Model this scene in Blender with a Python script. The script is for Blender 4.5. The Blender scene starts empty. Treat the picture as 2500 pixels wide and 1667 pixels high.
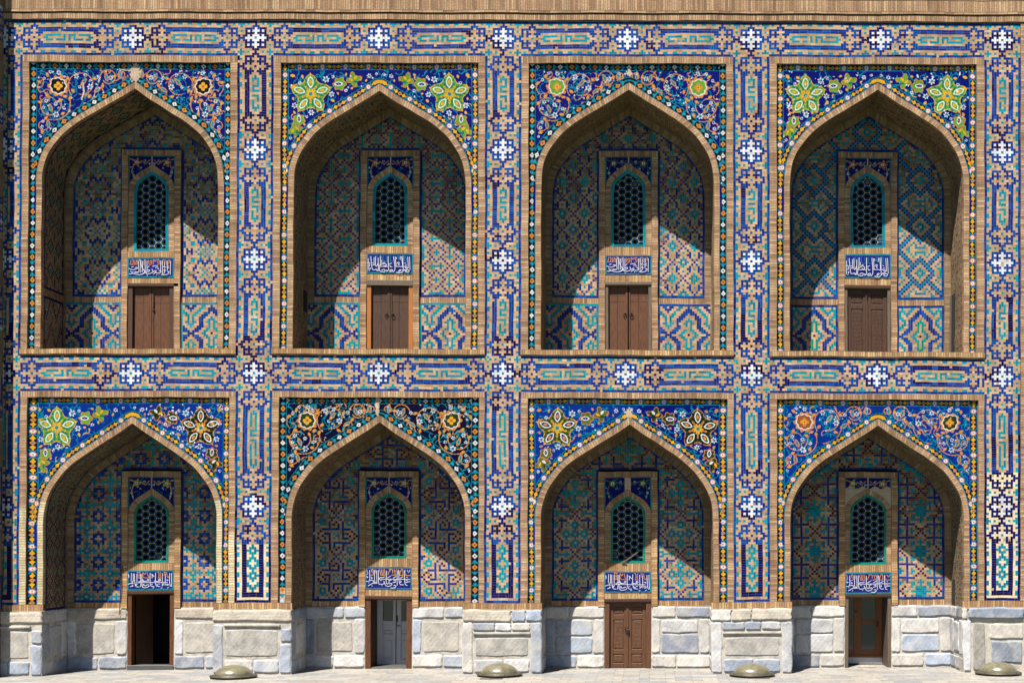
import bpy, math, random
import numpy as np
from mathutils import Vector
rng = np.random.default_rng(7); random.seed(7)
R = math.radians
S = bpy.context.scene
COL = S.collection

# ---------------------------------------------------------------- camera, sky, sun, exposure
cam = bpy.data.cameras.new("camera"); cam_o = bpy.data.objects.new("camera", cam); COL.objects.link(cam_o)
cam_o.location = (0, -33, 3.30); cam_o.rotation_euler = (R(90), 0, 0)
cam.sensor_width = 36; cam.lens = 47.52; cam.shift_x = -0.134; cam.shift_y = 0.195; cam.clip_end = 500
S.camera = cam_o
LDIR = Vector((0.70, 1.41, -2.96)).normalized()
w = bpy.data.worlds.new("World"); S.world = w; w.use_nodes = True
nt = w.node_tree; sky = nt.nodes.new("ShaderNodeTexSky"); sky.sky_type = 'NISHITA'; sky.sun_disc = False
sky.sun_elevation = math.asin(-LDIR.z); sky.sun_rotation = math.atan2(-LDIR.x, -LDIR.y) % (2*math.pi)
sky.air_density = 0.6; sky.dust_density = 0.2; sky.altitude = 700
nt.links.new(sky.outputs[0], nt.nodes['Background'].inputs[0]); nt.nodes['Background'].inputs[1].default_value = 0.05
sl = bpy.data.lights.new("sun", 'SUN'); sl.energy = 5.0; sl.angle = R(0.5); sl.color = (1.0, 0.955, 0.88)
so = bpy.data.objects.new("sun", sl); COL.objects.link(so); so.rotation_euler = LDIR.to_track_quat('-Z', 'Y').to_euler()
so.location = (-10, -20, 30)
S.view_settings.view_transform = 'Standard'; S.view_settings.look = 'None'; S.view_settings.gamma = 1
S.view_settings.exposure = 1.80
KLIT = 2.4          # how much brighter a sunlit wall renders than its base colour

# ---------------------------------------------------------------- measures: 1 unit = 1 cm on the wall
XS = np.array([12, 625, 1229, 1836, 2447.]); KX = [-11, -8, -3, 2, -1]
YS = [0, 50, 135, 867, 955, 1475, 1651]
DY = np.array([[0,1,3,5,8],[0,1,3,5,8],[0,2,3,5,7],[0,0,2,5,10],[0,0,1.5,5,8],[0,-6,-5,-8,-11],[0,-6,-7,-7,-12.]])
def warp(x, y):
    x = np.asarray(x, float); y = np.asarray(y, float)
    wx = np.interp(x, XS, KX)*(y-100)/1370
    cols = np.stack([np.interp(y, YS, DY[:, j]) for j in range(5)], -1)
    xi = np.interp(x, XS, np.arange(5)); i0 = np.clip(np.floor(xi).astype(int), 0, 3); f = xi-i0
    a = np.take_along_axis(cols, i0[..., None], -1)[..., 0]; b = np.take_along_axis(cols, i0[..., None]+1, -1)[..., 0]
    # nothing in the old wall is quite straight
    jx = .55*np.sin(y/37+x/90)+.3*np.sin(y/11.3+x/23); jy = .6*np.sin(x/41+y/70)+.3*np.sin(x/9.7+y/31)
    return x+wx+jx, y+a*(1-f)+b*f+jy
def PT(p):
    p = np.asarray(p, float); x, y = warp(p[..., 0], p[..., 1])
    return np.stack([(x-1585)/100, p[..., 2], (1651-y)/100], -1)
def lin(c):
    c = np.asarray(c, float)/255
    return np.where(c <= .04045, c/12.92, ((c+.055)/1.055)**2.4)
def A(*c): return np.clip(lin(c)/KLIT, 0.0004, .8)          # base colour of something that looks like c in the sun

# ---------------------------------------------------------------- materials
def newmat(name):
    m = bpy.data.materials.new(name); m.use_nodes = True; n = m.node_tree
    return m, n, n.nodes['Principled BSDF']
def nd(n, t, **kw):
    o = n.nodes.new(t)
    for k, v in kw.items():
        if k.startswith('i_'):
            key = k[2:]; key = int(key) if key.isdigit() else key.replace('_', ' ')
            o.inputs[key].default_value = v
        else: setattr(o, k, v)
    return o
def mth(n, op, a, b=None, c=None):
    o = n.nodes.new("ShaderNodeMath"); o.operation = op
    for i, v in enumerate((a, b, c)):
        if v is None: continue
        if isinstance(v, (int, float)): o.inputs[i].default_value = v
        else: n.links.new(v, o.inputs[i])
    return o.outputs[0]
def mixc(n, f, a, b, mode='MIX'):
    o = n.nodes.new("ShaderNodeMix"); o.data_type = 'RGBA'; o.blend_type = mode
    for s, v in ((o.inputs[0], f), (o.inputs[6], a), (o.inputs[7], b)):
        if hasattr(v, 'is_linked') or isinstance(v, bpy.types.NodeSocket): n.links.new(v, s)
        else: s.default_value = v if isinstance(v, (int, float)) else (*v, 1)
    return o.outputs[2]
def ramp(n, f, stops):
    o = n.nodes.new("ShaderNodeValToRGB"); n.links.new(f, o.inputs[0]); e = o.color_ramp.elements
    e[0].position, e[0].color = stops[0][0], (*stops[0][1], 1); e[1].position, e[1].color = stops[-1][0], (*stops[-1][1], 1)
    for p, c in stops[1:-1]:
        k = e.new(p); k.color = (*c, 1)
    return o.outputs[0]
def noisen(n, scale, detail=4, rough=.6, vec=None):
    o = nd(n, "ShaderNodeTexNoise", i_Scale=scale, i_Detail=detail, i_Roughness=rough)
    if vec is None:
        g = n.nodes.new("ShaderNodeNewGeometry"); vec = g.outputs['Position']
    n.links.new(vec, o.inputs['Vector']); return o.outputs[0]

def tile_material(name, mortar, mw=.45, bump=.35):
    """courses of brick and glazed tile: base colour per tile, joints from each tile's own edges"""
    m, n, b = newmat(name)
    at = nd(n, "ShaderNodeAttribute", attribute_name="Col"); cs = nd(n, "ShaderNodeAttribute", attribute_name="csz")
    uv = nd(n, "ShaderNodeUVMap"); s = n.nodes.new("ShaderNodeSeparateXYZ"); n.links.new(uv.outputs[0], s.inputs[0])
    c = n.nodes.new("ShaderNodeSeparateXYZ"); n.links.new(cs.outputs['Vector'], c.inputs[0])
    jn = nd(n, "ShaderNodeAttribute", attribute_name="jn"); js = n.nodes.new("ShaderNodeSeparateColor"); n.links.new(jn.outputs['Color'], js.inputs[0])
    def side(p, size, flag): return mth(n, 'ADD', mth(n, 'MULTIPLY', p, size), mth(n, 'MULTIPLY', mth(n, 'SUBTRACT', 1., flag), 90.))
    eu = mth(n, 'MINIMUM', side(s.outputs[0], c.outputs[0], js.outputs[0]), side(mth(n, 'SUBTRACT', 1., s.outputs[0]), c.outputs[0], js.outputs[1]))
    ev = mth(n, 'MINIMUM', side(mth(n, 'SUBTRACT', 1., s.outputs[1]), c.outputs[1], js.outputs[2]), side(s.outputs[1], c.outputs[1], jn.outputs['Alpha']))
    e = mth(n, 'MINIMUM', eu, ev)
    wob = noisen(n, 14, 3)
    e2 = mth(n, 'SUBTRACT', e, mth(n, 'MULTIPLY', mth(n, 'SUBTRACT', wob, .5), .7))
    jt = nd(n, "ShaderNodeMapRange", i_1=mw*.6, i_2=mw*1.3); n.links.new(e2, jt.inputs[0]); body = jt.outputs[0]
    body = mth(n, 'MAXIMUM', body, c.outputs[2])           # csz.z = 1: cut mosaic without joints
    big = noisen(n, 1.1, 5, .62); fine = noisen(n, 22, 4, .7)
    gp = n.nodes.new("ShaderNodeNewGeometry"); mp = nd(n, "ShaderNodeMapping"); mp.inputs['Scale'].default_value = (3.2, 3.2, .45); n.links.new(gp.outputs['Position'], mp.inputs[0])
    streak = noisen(n, 1.4, 6, .7, mp.outputs[0])
    v = mth(n, 'MULTIPLY', nd_range(n, big, .3, .7, .76, 1.16), nd_range(n, fine, .25, .75, .74, 1.2)); v = mth(n, 'MULTIPLY', v, nd_range(n, streak, .36, .6, .80, 1.08))
    glz = at.outputs['Alpha']
    vv = mixc(n, glz, comb(n, v), comb(n, mth(n, 'POWER', v, .55)))
    col = mixc(n, 1., at.outputs['Color'], vv, 'MULTIPLY')
    # wind-blown dust and lost glaze
    dust = nd_range(n, noisen(n, 3.1, 8, .72), .60, .74, 0, .38)
    col = mixc(n, mth(n, 'MULTIPLY', dust, mth(n, 'SUBTRACT', 1., mth(n, 'MULTIPLY', glz, .93))), col, A(212, 182, 142)*.9)
    gm = mixc(n, mth(n, 'MULTIPLY', glz, .55), mortar, col); col = mixc(n, body, gm, col)
    chip = mth(n, 'MULTIPLY', glz, nd_range(n, noisen(n, 17, 5, .75), .665, .70, 0, .8)); col = mixc(n, chip, col, A(206, 176, 142))
    n.links.new(col, b.inputs['Base Color'])
    rg = mth(n, 'SUBTRACT', .92, mth(n, 'MULTIPLY', mth(n, 'MULTIPLY', glz, body), .5))
    n.links.new(rg, b.inputs['Roughness']); b.inputs['Specular IOR Level'].default_value = .05
    h = mth(n, 'ADD', body, mth(n, 'MULTIPLY', fine, mth(n, 'SUBTRACT', 1.1, glz)))
    bp = nd(n, "ShaderNodeBump", i_Strength=bump, i_Distance=.012); n.links.new(h, bp.inputs['Height'])
    n.links.new(bp.outputs[0], b.inputs['Normal'])
    return m
def nd_range(n, f, a, b_, c, d):
    o = nd(n, "ShaderNodeMapRange", i_1=a, i_2=b_, i_3=c, i_4=d); n.links.new(f, o.inputs[0]); return o.outputs[0]
def comb(n, f):
    o = n.nodes.new("ShaderNodeCombineColor")
    for i in range(3): n.links.new(f, o.inputs[i])
    return o.outputs[0]
M_TILE = tile_material("glazed_tile_and_brick", A(186, 150, 116), .24, .3)
M_BRICK = tile_material("sun_dried_brick", A(164, 132, 100), .5, .8)
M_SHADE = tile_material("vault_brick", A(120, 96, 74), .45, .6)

def solid(name, c, rough=.7, metal=0, var=.2, scale=9, bump=.2, stretch=None):
    m, n, b = newmat(name)
    g = n.nodes.new("ShaderNodeNewGeometry"); mp = nd(n, "ShaderNodeMapping")
    n.links.new(g.outputs['Position'], mp.inputs[0])
    if stretch: mp.inputs['Scale'].default_value = stretch
    f = noisen(n, scale, 6, .65, mp.outputs[0])
    c = np.asarray(c)
    col = ramp(n, f, [(.25, tuple(c*(1-var*1.6))), (.5, tuple(c)), (.75, tuple(np.clip(c*(1+var), 0, 1)))])
    n.links.new(col, b.inputs['Base Color']); b.inputs['Roughness'].default_value = rough; b.inputs['Metallic'].default_value = metal
    b.inputs['Specular IOR Level'].default_value = .3
    bp = nd(n, "ShaderNodeBump", i_Strength=bump, i_Distance=.01); n.links.new(f, bp.inputs['Height']); n.links.new(bp.outputs[0], b.inputs['Normal'])
    return m
def wood(name, c, var=.4): return solid(name, c, .6, 0, var, 5, .5, (14, 14, .9))
M_WOOD = wood("old_brown_wood", A(104, 60, 26), .6); M_WOODD = wood("dark_wood", A(80, 48, 26), .5); M_WOODO = wood("orange_pine", A(188, 112, 38), .25)
M_WOODB = wood("varnished_pine", A(150, 90, 42), .25); M_WOODC = wood("carved_wood", A(105, 66, 38)); M_GREYW = wood("grey_weathered_wood", A(112, 96, 80))
M_WHITE = solid("white_door_paint", A(222, 222, 224), .5, 0, .06, 4, .1)
M_PLAST = solid("lime_plaster", A(206, 182, 150), .95, 0, .22, 6, .7)
M_MORT = solid("plinth_mortar", A(206, 198, 184), .95, 0, .34, 5, .8)
M_DARK = solid("dark_interior", (.004, .0035, .003), .95, 0, .1)  # near-black colour stands for the darkness of unlit rooms and openings
M_IRON = solid("black_iron", (.02, .018, .016), .5, .6, .2)
M_CABLE = solid("black_cable_rubber", (.015, .014, .013), .6, 0, .1)
M_RIM = solid("dull_brass_rim", A(120, 112, 92)*.8, .45, .5, .25, 30)
M_LINE = solid("turquoise_glaze", A(0, 138, 162), .4, 0, .3, 20, .3)
M_LINEG = solid("green_glaze", A(0, 120, 105), .4, 0, .35, 20, .3)
M_WLET = solid("white_glaze_letter", A(232, 230, 240), .4, 0, .06, 20, .1)
M_OLET = solid("ochre_glaze_letter", A(222, 140, 58), .4, 0, .2, 20, .1)
M_TLET = solid("teal_glaze_letter", A(0, 118, 158), .4, 0, .2, 20, .1)
M_YLET = solid("yellow_glaze_letter", A(232, 172, 48), .4, 0, .2, 20, .1)
M_NAVY = solid("navy_glaze", A(4, 22, 128), .35, 0, .45, 7, .2)
M_CLOTH = solid("pale_rag", A(190, 172, 150), .95, 0, .2, 12, .4)
M_GRATE = solid("grey_drain_grate", A(130, 128, 124)*.6, .6, .3, .2, 20)
M_BODY = solid("rough_brick_core", A(150, 124, 94), .95, 0, .25, 3, .6)
m, n, b = newmat("door_glass"); b.inputs['Base Color'].default_value = (.01, .012, .016, 1); b.inputs['Roughness'].default_value = .08; M_GLASS = m
m, n, b = newmat("amber_dome_glass"); b.inputs['Base Color'].default_value = (*(A(176, 166, 112)), 1); b.inputs['Roughness'].default_value = .34
b.inputs['Transmission Weight'].default_value = .35; b.inputs['Coat Weight'].default_value = .5
f = noisen(n, 9, 5); n.links.new(ramp(n, f, [(.3, tuple(A(124, 118, 88))), (.7, tuple(A(168, 160, 126)))]), b.inputs['Base Color']); M_DOME = m
# marble blocks: colour per block, grain and veins from noise
m, n, b = newmat("weathered_marble_block")
at = nd(n, "ShaderNodeAttribute", attribute_name="Col"); g = n.nodes.new("ShaderNodeNewGeometry")
d1 = noisen(n, 2.2, 5, .6); wv = nd(n, "ShaderNodeTexNoise", i_Scale=2.6, i_Detail=10, i_Roughness=.74, i_Distortion=.9); n.links.new(g.outputs['Position'], wv.inputs['Vector'])
vein = nd_range(n, wv.outputs[0], .36, .62, .66, 1.14); pit = nd_range(n, noisen(n, 30, 8, .85), .36, .52, .70, 1.03)
col = mixc(n, 1., at.outputs['Color'], comb(n, mth(n, 'MULTIPLY', vein, pit)), 'MULTIPLY')
col = mixc(n, nd_range(n, d1, .48, .68, 0, .45), col, A(232, 220, 200))
n.links.new(col, b.inputs['Base Color']); b.inputs['Roughness'].default_value = .75; b.inputs['Specular IOR Level'].default_value = .25
bp = nd(n, "ShaderNodeBump", i_Strength=.45, i_Distance=.012); n.links.new(mth(n, 'ADD', wv.outputs[0], noisen(n, 38, 6, .8)), bp.inputs['Height']); n.links.new(bp.outputs[0], b.inputs['Normal'])
M_STONE = m
# courtyard paving
m, n, b = newmat("marble_paving")
g = n.nodes.new("ShaderNodeNewGeometry"); mp = nd(n, "ShaderNodeMapping"); mp.inputs['Rotation'].default_value = (0, 0, R(0)); n.links.new(g.outputs['Position'], mp.inputs[0])
bt = nd(n, "ShaderNodeTexBrick", i_Scale=1., offset=.37, squash=1.0)
bt.inputs['Brick Width'].default_value = .62; bt.inputs['Row Height'].default_value = .34; bt.inputs['Mortar Size'].default_value = .006; bt.inputs['Mortar Smooth'].default_value = .2
bt.inputs['Color1'].default_value = (0, 0, 0, 1); bt.inputs['Color2'].default_value = (1, 1, 1, 1); bt.inputs['Mortar'].default_value = (0, 0, 0, 1); n.links.new(mp.outputs[0], bt.inputs[0])
slab = ramp(n, bt.outputs[0], [(0, tuple(A(196, 192, 186)*.6)), (.3, tuple(A(222, 214, 200)*.62)), (.55, tuple(A(228, 216, 200)*.62)), (.75, tuple(A(184, 188, 194)*.62)), (1, tuple(A(232, 224, 210)*.62))])
wv = nd(n, "ShaderNodeTexNoise", i_Scale=3.5, i_Detail=8, i_Roughness=.7, i_Distortion=2.5); n.links.new(g.outputs['Position'], wv.inputs['Vector'])
slab = mixc(n, 1., slab, comb(n, nd_range(n, wv.outputs[0], .35, .62, .72, 1.12)), 'MULTIPLY')
col = mixc(n, bt.outputs[1], slab, A(150, 140, 126)*.4)
sp = n.nodes.new("ShaderNodeSeparateXYZ"); n.links.new(g.outputs['Position'], sp.inputs[0])
dark_ground = ramp(n, noisen(n, 2.5, 6, .7), [(.3, (.03, .05, .015)), (.7, (.06, .09, .03))])       # unseen dark green ground added beyond the paving to cut bounce light
col = mixc(n, mth(n, 'LESS_THAN', sp.outputs[1], -4.), col, dark_ground); n.links.new(col, b.inputs['Base Color']); b.inputs['Roughness'].default_value = .6
bp = nd(n, "ShaderNodeBump", i_Strength=.4, i_Distance=.01); bp.invert = True; n.links.new(bt.outputs[1], bp.inputs['Height']); n.links.new(bp.outputs[0], b.inputs['Normal'])
M_PAVE = m

# ---------------------------------------------------------------- palettes
PAL = {
 't': [A(210,174,134), A(202,164,122), A(218,184,148), A(190,154,116), A(212,172,138)],
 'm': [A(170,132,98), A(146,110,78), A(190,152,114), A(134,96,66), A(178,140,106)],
 'c': [A(240,222,186), A(236,214,176), A(244,226,196)],
 'B': [A(0,74,160), A(0,60,146), A(0,86,168), A(0,54,128), A(0,46,134), A(0,66,152)],
 'K': [A(0,16,96), A(2,10,84), A(0,24,108), A(0,10,72)],
 'D': [A(8,12,66), A(4,8,48)],
 'T': [A(0,146,172), A(0,158,180), A(0,138,168), A(0,154,160), A(0,128,150)],
 'G': [A(0,150,130), A(6,140,120)],
 'W': [A(236,236,240), A(228,230,228), A(240,238,244)],
 'P': [A(52,14,74), A(40,20,90)],
 'b': [A(200,166,130), A(186,150,116), A(210,178,142), A(192,154,122), A(172,138,108), A(206,168,130), A(196,156,126), A(160,126,100)],
 'r': [A(200,156,114), A(212,172,122), A(188,150,112), A(220,186,138), A(180,136,98)],
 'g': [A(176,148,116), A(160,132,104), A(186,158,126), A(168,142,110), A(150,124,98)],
 'n': [A(232,214,170), A(238,222,182), A(228,206,160)],
}
GLZ = set('BKDTGWPc')
pal_keys = list(PAL); 
def cellcols(codes):
    """codes: array of single characters -> (n,4) colours, alpha = glazed"""
    flat = codes.ravel(); out = np.zeros((flat.size, 4))
    for k in np.unique(flat):
        if k not in PAL: continue
        idx = np.nonzero(flat == k)[0]; L = np.array(PAL[k]); ch = L[rng.integers(0, len(L), idx.size)]
        ch = ch*rng.uniform(.9, 1.1, (idx.size, 1)); out[idx, :3] = ch; out[idx, 3] = 1. if k in GLZ else 0.
    return out

# ---------------------------------------------------------------- mesh building
def bond(codes):
    """cut a cell pattern into single bricks and tiles of one to three cells; returns a brick number per cell"""
    ny, nx = codes.shape; gid = np.full((ny, nx), -1); k = 0; rr = rng.random((ny, nx))
    L = codes.tolist()
    for y in range(ny):
        x = 0
        for x in range(nx):
            if gid[y, x] >= 0: continue
            c = L[y][x]; h = 1
            while x+h < nx and h < 4 and L[y][x+h] == c and gid[y, x+h] < 0: h += 1
            if c in 'tcm': h = min(h, 3 if rr[y, x] < .6 else 2); gid[y, x:x+h] = k; k += 1; continue
            v = 1
            while y+v < ny and v < 4 and L[y+v][x] == c and gid[y+v, x] < 0: v += 1
            if h == 2 and v >= 3: gid[y, x:x+2] = k
            elif v > h: gid[y:y+min(v, 3), x] = k
            else: gid[y, x:x+min(h, 3)] = k
            k += 1
    return gid
def shaded_oldbrick(codes, ys, ylo, yhi):
    """the upper parts of the fields keep their old, browner brick, with niche shade put into its colour too; below they were relaid"""
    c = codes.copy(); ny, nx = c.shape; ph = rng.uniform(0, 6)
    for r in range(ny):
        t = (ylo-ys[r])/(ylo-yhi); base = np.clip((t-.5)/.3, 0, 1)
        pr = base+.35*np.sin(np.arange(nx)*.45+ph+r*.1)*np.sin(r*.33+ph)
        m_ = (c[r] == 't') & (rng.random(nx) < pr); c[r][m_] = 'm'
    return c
class Q:
    """collects quads in wall measures (x cm, y cm down, depth m) and links them as ONE mesh object"""
    def __init__(s): s.v = []; s.c = []; s.z = []; s.j = []
    def add(s, quads, cols, size, nojoint=0., jn=1.):
        quads = np.asarray(quads, float); n_ = len(quads)
        if n_ == 0: return
        s.v.append(quads); s.c.append(np.broadcast_to(cols, (n_, 4)))
        z = np.zeros((n_, 3)); z[:, :2] = size; z[:, 2] = nojoint; s.z.append(z); s.j.append(np.broadcast_to(np.asarray(jn, float), (n_, 4)))
    def sheet(s, g, codes, nojoint=0., tile=False):
        """g: (ny+1,nx+1,3) corner points, codes (ny,nx); a blank cell is left out"""
        codes = np.asarray(codes); q = np.stack([g[:-1, :-1], g[:-1, 1:], g[1:, 1:], g[1:, :-1]], 2)
        q = q.reshape(-1, 4, 3); keep = codes.ravel() != ' '; q = q[keep]
        sc = q.copy(); sc[..., 2] *= 100
        wd = np.linalg.norm(sc[:, 1]-sc[:, 0], axis=1); ht = np.linalg.norm(sc[:, 3]-sc[:, 0], axis=1)
        cc = cellcols(codes); jn = np.ones((codes.size, 4))
        if tile:
            gid = bond(codes); k_, first = np.unique(gid.ravel(), return_index=True); cc = cc[first[np.searchsorted(k_, gid.ravel())]]
            e = np.ones((codes.shape[0]+2, codes.shape[1]+2), int)*-1; e[1:-1, 1:-1] = gid; m_ = e[1:-1, 1:-1]
            jn = np.stack([m_ != e[1:-1, :-2], m_ != e[1:-1, 2:], m_ != e[:-2, 1:-1], m_ != e[2:, 1:-1]], -1).reshape(-1, 4).astype(float)
        s.add(q, cc[keep], np.stack([wd, ht], 1), nojoint, jn[keep])
    def grid(s, xs, ys, d, codes, nojoint=0., tile=False):
        g = np.zeros((len(ys), len(xs), 3)); g[..., 0] = np.asarray(xs)[None]; g[..., 1] = np.asarray(ys)[:, None]; g[..., 2] = d
        s.sheet(g, codes, nojoint, tile)
    def rect(s, x0, y0, x1, y1, d, code, nojoint=0.): s.grid([x0, x1], [y0, y1], d, np.array([[code]]), nojoint)
    def quad(s, p, code, nojoint=1.): s.sheet(np.array([[p[0], p[1]], [p[3], p[2]]], float), np.array([[code]]), nojoint)
    def build(s, name, mat, parent=None, label=None):
        q = np.concatenate(s.v); c = np.concatenate(s.c); z = np.concatenate(s.z); jn = np.concatenate(s.j); n_ = len(q)
        co = PT(q.reshape(-1, 3))
        me = bpy.data.meshes.new(name); me.vertices.add(n_*4); me.vertices.foreach_set("co", co.ravel().astype(np.float32))
        me.loops.add(n_*4); me.loops.foreach_set("vertex_index", np.arange(n_*4, dtype=np.int32))
        me.polygons.add(n_); me.polygons.foreach_set("loop_start", np.arange(0, n_*4, 4, dtype=np.int32))
        me.update(calc_edges=True)
        uv = me.uv_layers.new(name="UVMap"); uv.data.foreach_set("uv", np.tile(np.array([0, 1, 1, 1, 1, 0, 0, 0], np.float32), n_))
        ca = me.attributes.new("Col", 'FLOAT_COLOR', 'FACE'); ca.data.foreach_set("color", c.ravel().astype(np.float32))
        za = me.attributes.new("csz", 'FLOAT_VECTOR', 'FACE'); za.data.foreach_set("vector", z.ravel().astype(np.float32))
        ja = me.attributes.new("jn", 'FLOAT_COLOR', 'FACE'); ja.data.foreach_set("color", jn.ravel().astype(np.float32))
        me.materials.append(mat); me.validate()
        return link(name, me, parent, label)
def link(name, me, parent=None, label=None):
    o = bpy.data.objects.new(name, me); COL.objects.link(o)
    if parent is not None: o.parent = parent
    if label: o['label'] = label
    return o
def thing(name, label, cat, loc=(0, 0, 0), group=None, kind=None):
    o = bpy.data.objects.new(name, None); COL.objects.link(o); o.location = loc; o.empty_display_size = .3
    o['label'] = label; o['category'] = cat
    if group: o['group'] = group
    if kind: o['kind'] = kind
    return o
class MB:
    """collects boxes / prisms / tubes in wall measures"""
    def __init__(s): s.v = []; s.f = []
    def poly(s, pts, faces):
        k = len(s.v); s.v += [tuple(p) for p in pts]; s.f += [tuple(i+k for i in f) for f in faces]
    def box(s, x0, y0, x1, y1, d0, d1):
        s.poly([(x0,y0,d0),(x1,y0,d0),(x1,y1,d0),(x0,y1,d0),(x0,y0,d1),(x1,y0,d1),(x1,y1,d1),(x0,y1,d1)],
               [(0,3,2,1),(4,5,6,7),(0,1,5,4),(1,2,6,5),(2,3,7,6),(3,0,4,7)])
    def bevbox(s, x0, y0, x1, y1, d0, d1, b=.6):
        """front face (d0) chamfered by b"""
        D = b*.008
        s.poly([(x0+b,y0+b,d0),(x1-b,y0+b,d0),(x1-b,y1-b,d0),(x0+b,y1-b,d0),(x0,y0,d0+D),(x1,y0,d0+D),(x1,y1,d0+D),(x0,y1,d0+D),
                (x0,y0,d1),(x1,y0,d1),(x1,y1,d1),(x0,y1,d1)],
               [(0,3,2,1),(0,1,5,4),(1,2,6,5),(2,3,7,6),(3,0,4,7),(4,5,9,8),(5,6,10,9),(6,7,11,10),(7,4,8,11),(8,9,10,11)])
    def ribbon(s, pts, wd, d, th):
        """a flat stroke of width wd along pts, standing th in front of depth d"""
        pts = np.asarray(pts, float)
        if len(pts) > 2:
            for _ in range(2):
                q = [pts[0]]
                for a, b_ in zip(pts[:-1], pts[1:]): q += [a*.75+b_*.25, a*.25+b_*.75]
                q.append(pts[-1]); pts = np.array(q)
        t = np.gradient(pts, axis=0); t /= np.linalg.norm(t, axis=1)[:, None]+1e-9; nn = np.stack([-t[:, 1], t[:, 0]], 1)*wd/2
        k = len(pts); L = pts-nn; Rr = pts+nn
        v = [(*p, d-th) for p in L]+[(*p, d-th) for p in Rr]+[(*p, d) for p in L]+[(*p, d) for p in Rr]; f = []
        for i in range(k-1):
            f += [(i, i+1, k+i+1, k+i), (i, 2*k+i, 2*k+i+1, i+1), (k+i, k+i+1, 3*k+i+1, 3*k+i)]
        f += [(0, k, 3*k, 2*k), (k-1, 3*k-1, 4*k-1, 2*k-1)]
        s.poly(v, f)
    def tube(s, pts, r, seg=8):
        """pts in (x,y,depth) wall measures; r in cm"""
        pts = np.asarray(pts, float); P3 = pts.copy(); P3[:, 2] *= 100; t = np.gradient(P3, axis=0); t /= np.linalg.norm(t, axis=1)[:, None]+1e-9
        ring = []
        for i, p in enumerate(P3):
            up = np.array([0, 0, 1.]) if abs(t[i, 2]) < .9 else np.array([1., 0, 0])
            a = np.cross(t[i], up); a /= np.linalg.norm(a); b_ = np.cross(t[i], a)
            ring.append([p+r*(a*math.cos(q)+b_*math.sin(q)) for q in np.linspace(0, 2*math.pi, seg, endpoint=False)])
        v = [(q[0], q[1], q[2]/100) for rr in ring for q in rr]; f = []
        for i in range(len(pts)-1):
            for j in range(seg): f.append((i*seg+j, i*seg+(j+1) % seg, (i+1)*seg+(j+1) % seg, (i+1)*seg+j))
        f += [tuple(range(seg)), tuple(range((len(pts)-1)*seg, len(pts)*seg))]
        s.poly(v, f)
    def build(s, name, mat, parent=None, label=None, smooth=False):
        me = bpy.data.meshes.new(name); me.from_pydata([tuple(p) for p in PT(np.array(s.v))], [], s.f); me.materials.append(mat); me.update()
        if smooth: me.polygons.foreach_set("use_smooth", [True]*len(me.polygons))
        return link(name, me, parent, label)

# ---------------------------------------------------------------- brick-mosaic strip pattern (15 wide), read off the wall
def flake_half():
    rows = ["BBBWWWWXWWWWBBB", "BtBBWBWWWBWBBtB", "BttBBBBWBBBBttB", "BTtBWBWWWBWBtTB", "BttBBBBWBBBBttB", "BTttttBBBttttTB", "BTTtTttBttTtTTB"]
    return rows
# the wider corners of row 4 carry the blue ends of the snowflake
def rosette(n_):   # rows 7..15, then the cartouche, then mirrored
    up = ["BTttttBBBttttTB", "BttBBBBtBBBBttB", "BTtBtBtttBtBtTB", "BttBBBBtBBBBttB", "BtBBtBtttBtBBtB", "BBBttttXttttBBB", "BtBBtBtttBtBBtB", "BttBBBBtBBBBttB", "BTtBBBtttBBBtTB"]
    return up
TXT = {22: {16:'.T.',17:'TTT',18:'T.T',19:'..T',20:'TTT',21:'T..',22:'TTT',24:'TTT',25:'..T',26:'T.T',27:'T..',28:'T.T',29:'TTT',30:'.T.'},
       31: {16:'.T.',17:'TTT',18:'T.T',19:'T.T',20:'T.T',21:'T.T',22:'T.T',23:'..T',24:'TTT',25:'T..',26:'TTT',28:'TTT',29:'..T',30:'T.T',31:'T.T',32:'T.T',33:'T.T',34:'T.T',35:'T..',36:'T.T',37:'T.T',38:'TTT',39:'.T.'},
       27: {16:'.T.',17:'TTT',18:'T.T',19:'T.T',20:'..T',21:'T.T',22:'T.T',23:'T..',24:'TTT',26:'TTT',27:'..T',28:'TTT',29:'T..',30:'T.T',31:'T.T',32:'T.T',33:'T.T',34:'TTT',35:'.T.'}}
DOTS = {22: [15,16,19,20,23,26,27,30,31], 31: [15,16,19,20,23,24,27,28,31,32,35,36,39,40], 27: [15,16,19,20,23,24,27,28,31,32,35,36]}
def strip(N, blue='B', flk='W', half=False):
    """cell rows from one snowflake centre to the next: 12 + N + 12"""
    tot = 24+N; a = flake_half()+rosette(N); rows = [None]*(tot+1)
    for i, r in enumerate(a): rows[i] = r; rows[tot-i] = r
    for k in range(16, tot-15):
        r = list("BttBBt...tBBttB"); t = TXT[N].get(k, '...')
        for j in range(3): r[6+j] = 'T' if t[j] == 'T' else 't'
        rows[k] = ''.join(r)
    out = []
    for k, r in enumerate(rows):
        r = list(r)
        if 14 < k < tot-14:
            r[1] = r[13] = 'T' if k in DOTS[N] else 't'
        r = [('T' if rng.random() < .7 else 'B') if c == 'X' else c for c in r]
        out.append([blue if c == 'B' else flk if c == 'W' else c for c in r])
    return np.array(out)
def weather(c, p=.012, to='t'):
    c = c.copy(); m_ = rng.random(c.shape) < p; c[m_ & (c != ' ')] = to; return c
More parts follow.
